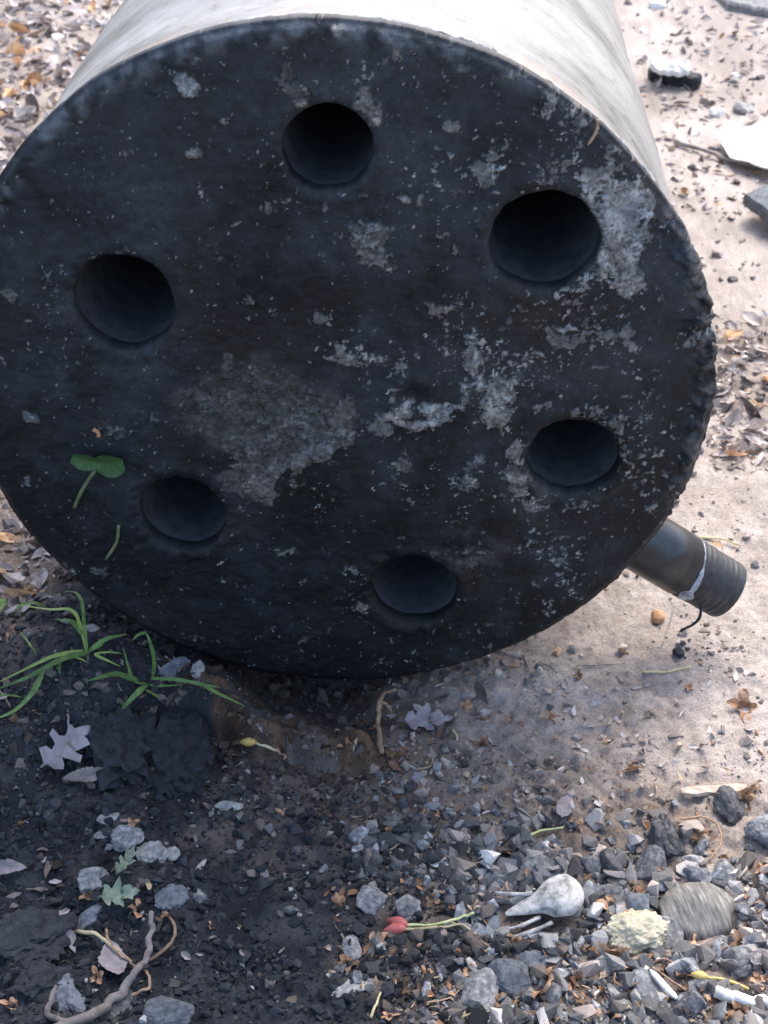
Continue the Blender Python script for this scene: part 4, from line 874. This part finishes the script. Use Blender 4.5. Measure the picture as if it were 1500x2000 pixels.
# ------------------------------------------------------------------ leaves
def leaf_mesh(seed, lobed=False, curl=.5, n=9, m=4):
    r = random.Random(seed); V = []; Fc = []
    asp = r.uniform(.30, .46) if not lobed else .50; bend = r.uniform(-.5, .7)*curl; fold = r.uniform(-.2, .8)*curl; tw2 = r.uniform(-.7, .7)*curl; ph = r.uniform(0, 6)
    for i in range(n):
        t = i/(n-1); u = t*2-1
        wd = asp*(math.sin(math.pi*min(1, t*.96+.04))**.7)*(1.15-.35*t)
        if lobed: wd *= .62+.62*abs(math.sin(t*math.pi*2.6+.4))
        else: wd *= 1+.12*r.uniform(-1, 1)
        wd = max(wd, .02)
        for j in range(-m, m+1):
            s = j/m; yv = s*wd; zv = abs(s)**1.5*wd*fold*1.3+bend*(u*u)*.6+.07*math.sin(5*t+ph+2.5*s)*curl+.05*r.uniform(-1, 1)*curl*abs(s)
            a = tw2*u; V.append((u, yv*math.cos(a)-zv*math.sin(a)*.5, zv*math.cos(a)+yv*math.sin(a)))
    w2 = 2*m+1
    for i in range(n-1):
        for j in range(2*m): q = i*w2+j; Fc.append((q, q+1, q+w2+1, q+w2))
    V = [Vector(v) for v in V]; me = bpy.data.meshes.new('dry_leaf'); me.from_pydata(V, [], Fc); me.polygons.foreach_set('use_smooth', [True]*len(me.polygons)); return me
def lobed_leaf(seed, curl=.5):
    """pointed lobes either side of a midrib"""
    r = random.Random(seed); out = [(-1, .03), (-.82, .04), (-.72, .30), (-.62, .52), (-.46, .50), (-.38, .26), (-.22, .40), (-.08, .66), (.12, .74), (.16, .48), (.12, .30), (.32, .36), (.52, .50), (.60, .32), (.62, .20), (.78, .20), (1, .02)]
    V = []; Fc = []; m = 4; ph = r.uniform(0, 6)
    sides_ = [[(a+r.gauss(0, .03), w_*r.uniform(.75, 1.2)) for a, w_ in out] for _ in range(2)]
    for i in range(len(out)):
        for j in range(-m, m+1):
            a, w_ = sides_[0 if j < 0 else 1][i]; sx = abs(j)/m; x_ = out[i][0]*(1-sx)+a*sx+sx*sx*.06
            z_ = curl*(.25*sx**2*w_*2+.22*x_*x_*r.uniform(.7, 1.3)+.10*math.sin(6*x_+ph+3*sx)+.06*r.uniform(-1, 1)*sx)
            V.append((x_, math.copysign(w_*sx, j), z_))
    w2 = 2*m+1
    for i in range(len(out)-1):
        for j in range(2*m): q = i*w2+j; Fc.append((q, q+1, q+w2+1, q+w2))
    me = bpy.data.meshes.new('dry_leaf'); me.from_pydata(V, [], Fc); me.polygons.foreach_set('use_smooth', [True]*len(me.polygons)); return me
def leafset(mat, ids, lob=0.3, curl=1.0, n=6, m=2):
    L = []
    for i in ids:
        me = leaf_mesh(i, random.random() < lob, curl, n, m); me.materials.append(mat); L.append(me)
    return L
LP, LT, LD = leafset(MAT['leaf_pale'], range(10)), leafset(MAT['leaf_tan'], range(20, 26)), leafset(MAT['leaf_dark'], range(30, 36))
def leafkind(L): return 'pale' if L is LP else ('tan' if L is LT else 'dark brown')
def put_leaf(px, py, sz, L, label, group, tilt=.35):
    hi_ = 62 if 'upper left' in group else (60 if 'right of' in group else (72 if 'banked' in group else 46))
    P = at(px, py); s = sz*mpp(P)*.55
    if not clear_of_drum(np.array([P]), np.array([s*.8]))[0] and P[1] > .0: return None
    o = obj('dry_leaf', random.choice(L), loc=(P[0], P[1], P[2]+s*.12+.001), rot=(random.gauss(0, tilt), random.gauss(0, tilt), random.uniform(0, 6.28)), scl=(s, s*random.uniform(.7, 1.2), s))
    szw = 'large ' if sz > hi_*.8 else ('small ' if sz < hi_*.5 else '')
    plc = '' if 'upper left' not in group else (' at top edge' if py < 90 else (' halfway down' if py < 210 else ' low by shell')) + (' at the side' if px < 45 else '')
    return tag(o, szw+label.replace('dry', leafkind(L)+' dry', 1).replace('in the litter behind the drum at upper left', 'in upper left litter')+plc, 'leaf', group)
for i in range(118):
    py = random.uniform(-10, 380)**1.0; px = random.uniform(-60, max(20, 245-.66*py)); q = random.random()
    put_leaf(px, py, random.uniform(22, 62), LP if q < .72 else (LT if q < .90 else LD), 'dry curled leaf in the litter behind the drum at upper left', 'leaf litter at upper left', .5)
for i in range(46):
    px = random.uniform(1385, 1520); py = random.uniform(630, 910); q = random.random()
    put_leaf(px, py, random.uniform(26, 60), LP if q < .72 else (LT if q < .88 else LD), 'dry leaf scrap in the litter patch right of the drum', 'leaf litter right of the drum', .5)
for i in range(40):
    px = random.uniform(1255, 1520); py = random.uniform(-10, 400); q = random.random()
    if px < 1250+.2*py: continue
    put_leaf(px, py, random.uniform(14, 36), LP if q < .5 else (LT if q < .78 else LD), 'dry leaf scrap on the earth behind the drum at upper right', 'leaf scraps at upper right', .5)
for i in range(28):
    px = random.uniform(-40, 125); py = random.uniform(1000, 1180); q = random.random()
    put_leaf(px, py, random.uniform(34, 72), LP if q < .55 else (LD if q < .85 else LT), 'dry leaf banked against the lower left drum edge', 'leaves banked at the drum edge', .5)
for i in range(20):
    px = random.uniform(-20, 330); py = random.uniform(1180, 1420)
    put_leaf(px, py, random.uniform(22, 44), LD if random.random() < .75 else LP, 'dry leaf scrap among the grass at left', 'leaf scraps among the grass', .5)
for i in range(20):
    px = random.uniform(-20, 420); py = random.uniform(1560, 2010)
    put_leaf(px, py, random.uniform(20, 46), LD if random.random() < .7 else LP, 'dry leaf scrap on the black soil at the front left', 'leaf scraps on black soil', .4)
for i in range(14):
    px = random.uniform(770, 960); py = random.uniform(1345, 1500)
    put_leaf(px, py, random.uniform(22, 50), LD if random.random() < .6 else LP, 'dry leaf scrap on the soil under the drum lip', 'leaf scraps under the drum lip', .35)
# the finer litter between the leaves that can be told apart
def lib_of(meshes):
    out = []
    for me in meshes:
        v = np.array([p.co[:] for p in me.vertices]); q = np.array([list(p.vertices) for p in me.polygons]); out.append((v, np.concatenate([q[:, [0, 1, 2]], q[:, [0, 2, 3]]])))
    return out
LL_ = lib_of([leaf_mesh(200+i, i % 3 == 0, 1.0, 5, 1) for i in range(14)])
Ps = []
for (n, x0, x1, y0, y1) in ((1500, -350, 260, -30, 460), (420, 1380, 1600, 620, 920), (420, 1250, 1600, -30, 420), (220, -120, 140, 980, 1190), (160, -100, 700, 1200, 2050), (150, 760, 1500, 1310, 1600)):
    Ps.append(samp_px(n, x0, x1, y0, y1)[2])
P = np.concatenate(Ps); sc = np.array([mpp(p) for p in P]); s = sc*rng.uniform(.03, 1, len(P))**.6*np.where(np.arange(len(P)) < 1500, 21, 13)
kp = clear_of_drum(P, s); P, s = P[kp], s[kp]; P[:, 2] = hgt(P[:, 0], P[:, 1])+s*.15+.0006
PL = np.array([[.40, .35, .335], [.52, .465, .45], [.28, .235, .22], [.50, .35, .23], [.15, .125, .12], [.62, .57, .55]])
cc_ = PL[rng.choice(6, len(P), p=[.27, .30, .14, .08, .06, .15])]*rng.uniform(.8, 1.25, (len(P), 1)); cc_ *= (1-.5*ss(1.0, 1.7, tone(P[:, 0], P[:, 1])))[:, None]
px, py, Pb = samp_px(1500, 640, 1650, 1400, 2120); kb = kept_clear(px, py) & (rng.uniform(0, 1, len(Pb)) < .35+.65*ss(1600, 1850, py)*ss(700, 1000, px)); Pb = Pb[kb]
sb = rng.uniform(.0010, .0034, len(Pb)); Pb[:, 2] = hgt(Pb[:, 0], Pb[:, 1])+.0012+rng.uniform(0, .0022, len(Pb))
cb = np.array([[.40, .22, .12], [.50, .34, .22], [.28, .15, .09], [.46, .38, .28]])[rng.integers(0, 4, len(Pb))]*rng.uniform(.6, 1.2, (len(Pb), 1))
P = np.concatenate([P, Pb]); s = np.concatenate([s, sb]); cc_ = np.concatenate([cc_, cb])
MAT['litter'] = tint_mat('leaf_fragments', .75, 500, .75, 1.2, .0006, .3)
tag(scatter('leaf_litter', LL_, P, s, cc_, MAT['litter'], .55), 'fine litter of broken dry leaves over the earth round the drum', kind='stuff')
def hero_leaf(label, px, py, lx, ly, rz, mat, seed, lobed=False, tilt=(.2, .1), curl=.6, dz=.004):
    P = at(px, py); k = mpp(P); me = lobed_leaf(seed, curl) if lobed else leaf_mesh(seed, False, curl, 22, 6); me.materials.append(mat)
    return tag(obj('dry_leaf', me, loc=(P[0], P[1], P[2]+dz), rot=(tilt[0], tilt[1], rz), scl=(lx*k*.55, ly*k*(.75 if lobed else 1), lx*k*.5)), label, 'leaf')
hero_leaf('lobed grey dead leaf lying on the black charred lumps', 132, 1488, 110, 84, .85, MAT['leaf_grey'], 4, True, (.35, -.2), .4, .010)
hero_leaf('pale crumpled leaf edge below the lobed grey leaf', 178, 1530, 90, 36, .45, MAT['leaf_pale'], 5, False, (.5, .1), 1.0, .005)
hero_leaf('purplish dead leaf under the forked twig', 222, 1885, 90, 66, 1.9, MAT['leaf_grey'], 6, False, (.3, .2), .5, .004)
hero_leaf('brown dead leaf at the left edge with a curled stalk', 18, 1708, 70, 40, .1, MAT['leaf_grey'], 7, False, (.4, 0), .8, .005)
hero_leaf('purple-grey folded leaf left of the arched stalk', 140, 1845, 70, 36, -.9, MAT['leaf_grey'], 8, False, (.5, .1), .9, .004)
hero_leaf('grey leaf fragment on the soil above the green stem', 1105, 1580, 60, 46, 1.2, MAT['leaf_grey'], 9, False, (.2, .1), .5, .003)
hero_leaf('pale leaf fragment under the drum lip beside the root', 830, 1415, 100, 60, .2, MAT['leaf_grey'], 10, True, (.2, .1), .5, .003)
hero_leaf('grey leaf fragment at the right edge below the striped stone', 1485, 1880, 50, 40, .6, MAT['leaf_grey'], 11, False, (.3, .1), .6, .004)
hero_leaf('crumpled green-grey lichen piece beside the forked twig', 235, 1768, 74, 56, .3, MAT['lichen'], 12, True, (.3, .1), .9, .007)['category'] = 'lichen'
hero_leaf('upright green-grey lichen strip above the lichen piece', 246, 1700, 80, 30, 1.35, MAT['lichen'], 13, True, (.3, .2), .9, .005)['category'] = 'lichen'
hero_leaf('cream leaf tip standing among the twigs', 292, 1742, 40, 18, 1.9, MAT['straw'], 14, False, (.5, .3), .6, .005)

# ------------------------------------------------------------------ grass
def blade(par, pts, hs, wpx, mat):
    Q = [Vector(at(px, py, hh)) for (px, py), hh in zip(pts, hs)]; S_ = spline(Q, 6); n = len(S_); k = mpp(Q[0]); V = []; Fc = []
    vd = (Vector(CAM)-Q[0]).normalized(); face = (vd*.6+Vector((0, 0, 1))*.6+Vector((random.uniform(-.4, .4), random.uniform(-.4, .4), 0))).normalized()
    for i in range(n):
        t = i/(n-1); d = (S_[min(i+1, n-1)]-S_[max(i-1, 0)]).normalized(); s = d.cross(face).normalized(); nrm = s.cross(d)
        w2 = wpx*k*.40*(min(1, .55+t*2.5))*(1-t**3*.93)*random.uniform(.9, 1.1)
        V += [S_[i]-s*w2+nrm*w2*.35, S_[i], S_[i]+s*w2+nrm*w2*.35]
    for i in range(n-1):
        for j in range(2): q = i*3+j; Fc.append((q, q+1, q+4, q+3))
    me = bpy.data.meshes.new('blade'); me.from_pydata(V, [], Fc); me.polygons.foreach_set('use_smooth', [True]*len(me.polygons))
    o = obj('blade', me, mat, par); o.location = -Vector(par.location); return o
G, GY = MAT['grass'], MAT['grass_yellow']
t1_ = obj('grass_tuft', None, loc=at(168, 1275)); tag(t1_, 'grass tuft with long blades running to the left picture edge', 'grass', 'grass tufts at the drum foot')
for pts, hs, wd, mt in [
 ([(172, 1285), (158, 1225), (140, 1192), (95, 1190), (28, 1180)], [.0, .014, .020, .016, .010], 9, GY),
 ([(172, 1285), (165, 1220), (160, 1178), (148, 1158), (124, 1155)], [.0, .016, .024, .026, .022], 9, G),
 ([(160, 1240), (140, 1215), (106, 1210)], [.012, .014, .012], 15, G),
 ([(170, 1275), (120, 1288), (60, 1320), (-10, 1348)], [.002, .010, .012, .006], 14, G),
 ([(168, 1270), (110, 1280), (70, 1297), (-10, 1336)], [.002, .012, .012, .006], 10, GY),
 ([(85, 1310), (66, 1352), (30, 1388), (-10, 1405)], [.006, .010, .007, .003], 18, G),
 ([(170, 1275), (205, 1250), (248, 1238)], [.002, .012, .010], 12, G),
 ([(175, 1270), (195, 1262), (205, 1248)], [.002, .009, .010], 9, G),
 ([(184, 1277), (210, 1274), (238, 1276)], [.004, .006, .005], 6, GY),
 ([(184, 1278), (205, 1288), (236, 1302)], [.004, .006, .003], 7, GY),
 ([(130, 1284), (150, 1285), (173, 1294)], [.004, .005, .003], 6, GY),
 ([(118, 1290), (116, 1305), (118, 1318)], [.005, .006, .004], 9, G),
 ([(30, 1190), (60, 1178), (92, 1185)], [.008, .010, .008], 14, G),
 ([(40, 1235), (60, 1262), (72, 1282)], [.003, .006, .003], 6, G),
 ([(0, 1360), (20, 1358), (45, 1362)], [.002, .004, .002], 7, G)]: blade(t1_, pts, hs, wd, mt)
t2_ = obj('grass_tuft', None, loc=at(290, 1338)); tag(t2_, 'grass tuft with a blade reaching right along the drum foot', 'grass', 'grass tufts at the drum foot')
for pts, hs, wd, mt in [
 ([(290, 1340), (235, 1318), (200, 1322), (168, 1331)], [.0, .010, .010, .006], 14, G),
 ([(295, 1325), (350, 1328), (400, 1338), (430, 1342)], [.004, .012, .012, .010], 9, G),
 ([(395, 1338), (430, 1356), (480, 1380)], [.010, .010, .004], 8, G),
 ([(298, 1330), (302, 1290), (292, 1250), (282, 1232)], [.002, .018, .026, .024], 11, G),
 ([(284, 1236), (270, 1240), (258, 1252)], [.024, .022, .018], 9, G),
 ([(285, 1338), (260, 1362), (228, 1396)], [.002, .008, .002], 15, G),
 ([(285, 1348), (300, 1356), (316, 1366)], [.003, .004, .002], 7, GY),
 ([(290, 1338), (262, 1330), (250, 1300), (240, 1262)], [.002, .010, .014, .016], 8, G),
 ([(292, 1338), (320, 1340), (355, 1338)], [.002, .006, .006], 9, G)]: blade(t2_, pts, hs, wd, mt)
t3_ = obj('broad_leaf_plant', None, loc=at(2, 1205)); tag(t3_, 'broad green leaf cut by the left picture edge', 'plant')
me = leaf_mesh(90, False, .5, 12, 4); me.materials.append(G); k = mpp(t3_.location)
obj('leaf', me, None, t3_, loc=(-.001, 0, .008), rot=(.5, .1, 1.2), scl=(32*k, 40*k, 32*k))

# ------------------------------------------------------------------ things stuck on the plate
def plate_pt(px, py, off=.002): return Vector(on_plate(px, py, -off))
sdl = obj('seedling', None, loc=plate_pt(145, 992, .001)); tag(sdl, 'two-leaved green seedling stuck to the lower left of the black plate', 'seedling')
S_ = spline([plate_pt(145, 992, .0018), plate_pt(160, 958, .004), plate_pt(186, 918, .005)], 5); k = mpp(S_[0])
q = obj('stem', tube_mesh('stem', S_, 3.6*k, 8), MAT['seedstem'], sdl); q.location = -sdl.location
def cotyledon(px, py, ax, ay, ang, flip):
    c = plate_pt(px, py, .0055); k = mpp(c); V = [(0, 0, 0)]; Fc = []; n = 22
    for r_ in (.55, 1.0):
        for j in range(n):
            a = 2*math.pi*j/n; xx = ax*r_*math.cos(a)*(1-.22*math.exp(-(min(a, 2*math.pi-a)/.35)**2 if flip > 0 else -((a-math.pi)/.35)**2)); zz = ay*r_*math.sin(a)
            V.append((xx*k, (.0004-.0030*abs(math.sin(a))*r_-.0010*r_*math.cos(a)*flip+.0003*math.sin(5*a)), zz*k))
    for j in range(n): Fc.append((0, 1+j, 1+(j+1) % n)); Fc.append((1+j, 1+n+j, 1+n+(j+1) % n, 1+(j+1) % n))
    me = bpy.data.meshes.new('leaf'); me.from_pydata(V, [], Fc); me.polygons.foreach_set('use_smooth', [True]*len(me.polygons))
    q = obj('leaf', me, MAT['seedling'], sdl); q.location = c-sdl.location; q.rotation_euler = (.1, ang, 0)
cotyledon(168, 898, 33, 20, math.radians(22), -1); cotyledon(214, 905, 35, 28, math.radians(-6), 1)
def plate_stalk(label, pts, rp, mat, offs):
    S_ = spline([plate_pt(x_, y_, o_) for (x_, y_), o_ in zip(pts, offs)], 5); k = mpp(S_[0])
    tag(obj('dry_stalk', tube_mesh('dry_stalk', S_, [rp*k]*(len(S_)-1)+[rp*k*.5], 7, lump=.12), mat), label, 'stalk')
plate_stalk('short dull curved stalk stuck on the plate below the seedling', [(232, 1026), (227, 1060), (206, 1093)], 3.2, MAT['seedstem'], [.0016]*3)
plate_stalk('pinkish needle hanging over the upper right drum rim', [(1168, 234), (1164, 258), (1148, 283)], 3.0, MAT['brownstalk'], [.004, .004, .003])
plate_stalk('tiny orange scrap on the plate above the seedling', [(182, 838), (190, 844), (194, 854)], 4, MAT['leaf_tan'], [.002]*3)

# ------------------------------------------------------------------ scraps farther back on the right
def sheet(name, label, cat, pts, th, mat, dz=.0, lift=None, crumple=.0, rag=.06):
    """an irregular slab or crumpled sheet of given outline (photo pixels) lying on the ground"""
    Q = [Vector(at(px, py, dz+(lift[i] if lift else 0))) for i, (px, py) in enumerate(pts)]
    n0 = len(Q); ring = []
    for i in range(n0):
        a_, b_ = Q[i], Q[(i+1) % n0]
        for k_ in range(6): ring.append(a_.lerp(b_, k_/6))
    c = sum(ring, Vector())/len(ring); rad = sum((q-c).length for q in ring)/len(ring); sd3 = random.uniform(0, 50)
    ring = [c+(q-c)*(1+rag*mn.noise(Vector((i*.45, sd3, 0)))+rag*.5*mn.noise(Vector((i*1.3, sd3, 3)))) for i, q in enumerate(ring)]
    V = []; Fc = []; n = len(ring); fr = (0.0, .2, .4, .6, .8, .94, 1.0)
    for top in (1, 0):
        for f_ in fr[1:]:
            for q in ring:
                p = c+(q-c)*f_; w_ = crumple*(mn.noise(p*(2.2/rad)+Vector((sd3, 0, 0)))+.5*mn.noise(p*(6/rad)))*rad
                V.append((p.x, p.y, p.z+w_+(th*(1 if f_ < .95 else .75) if top else 0)))
        V.append((c.x, c.y, c.z+crumple*mn.noise(c*(2.2/rad)+Vector((sd3, 0, 0)))*rad+(th if top else 0)))
    m_ = len(fr)-1; blk_ = m_*n+1
    for t_ in (0, 1):
        o_ = t_*blk_
        for r_ in range(m_-1):
            for j_ in range(n):
                q = (o_+r_*n+j_, o_+r_*n+(j_+1) % n, o_+(r_+1)*n+(j_+1) % n, o_+(r_+1)*n+j_); Fc.append(q)
        for j_ in range(n): Fc.append((o_+j_, o_+(j_+1) % n, o_+blk_-1))
    for j_ in range(n): Fc.append(((m_-1)*n+j_, (m_-1)*n+(j_+1) % n, blk_+(m_-1)*n+(j_+1) % n, blk_+(m_-1)*n+j_))
    me = bpy.data.meshes.new(name); me.from_pydata(V, [], Fc)
    bm = bmesh.new(); bm.from_mesh(me); bmesh.ops.recalc_face_normals(bm, faces=bm.faces); bm.to_mesh(me); bm.free()
    return tag(obj(name, me, mat), label, cat)
sheet('white_scrap', 'large white plastic scrap at the right picture edge', 'scrap', [(1398, 262), (1440, 255), (1560, 205), (1570, 350), (1500, 332), (1425, 310)], .002, MAT['whitescrap'], .006, [.002, .006, .012, .006, .004, .002], .10, .10)
sheet('grey_slab', 'tilted grey slab at the right edge below the white scrap', 'slab', [(1450, 398), (1500, 378), (1600, 372), (1600, 470), (1500, 436)], .010, MAT['stone_blue'], .010, [.004, .006, .008, .004, .002], .03, .06)
sheet('white_scrap', 'small bluish-white scrap on a charred board behind the drum', 'scrap', [(1268, 122), (1290, 118), (1350, 130), (1346, 148), (1300, 146), (1270, 142)], .006, MAT['whitescrap'], .016, None, .25, .2)
sheet('charred_board', 'charred black board under the small white scrap', 'board', [(1266, 148), (1300, 150), (1372, 165), (1360, 178), (1310, 168), (1270, 158)], .012, MAT['black'], .0, None, .08, .2)
sheet('grey_board', 'pale grey board at the upper right picture corner', 'board', [(1385, -10), (1420, 20), (1480, 32), (1560, 40), (1560, -30), (1440, -40)], .010, MAT['stone_grey'], .0, None, .02, .08)
stalk('dark_stick', 'dark thin stick on the earth left of the white scrap', 'stick', [(1300, 272), (1350, 285), (1420, 312), (1470, 325)], 6, MAT['twig'], hs=[.004]*4, tp=.6)
for i, (px, py, wp, hp) in enumerate([(1285, 12, 32, 22), (1258, 62, 14, 18), (1400, 225, 36, 22), (1435, 150, 14, 14), (1455, 218, 40, 34), (1430, 160, 26, 14)]):
    fit_rock('pale_stone', ['white stone behind the drum at the top edge', 'small white stone beside the drum shell', 'pale rounded stone left of the large white scrap', 'tiny white stone right of the charred board', 'cream stone above the large white scrap', 'flat pale stone right of the charred board'][i], 'stone', px, py, wp, hp, MAT['whitescrap'] if i < 4 else MAT['stone_pale'], .2*i, (.1, .1), .7, 400+i, 10, .06)
for i, (px, py, s_) in enumerate([(1430, 548, 14), (1400, 500, 20), (1470, 545, 10), (1360, 880, 20), (1475, 1105, 16), (1370, 1005, 12)]):
    fit_rock('pebble', ['small dark pebble on the pale earth right of the plate', 'brown pebble above the small dark pebble', 'tiny pebble near the right edge beside the dark pebble', 'pebble hidden close to the plate edge', 'dark pebble right of the pipe end', 'small pebble above the pipe'][i], 'pebble', px, py, s_*1.3, s_, MAT['twig'] if i % 2 else MAT['charcoal'], .3*i, (.1, 0), .7, 500+i, 12, .05)
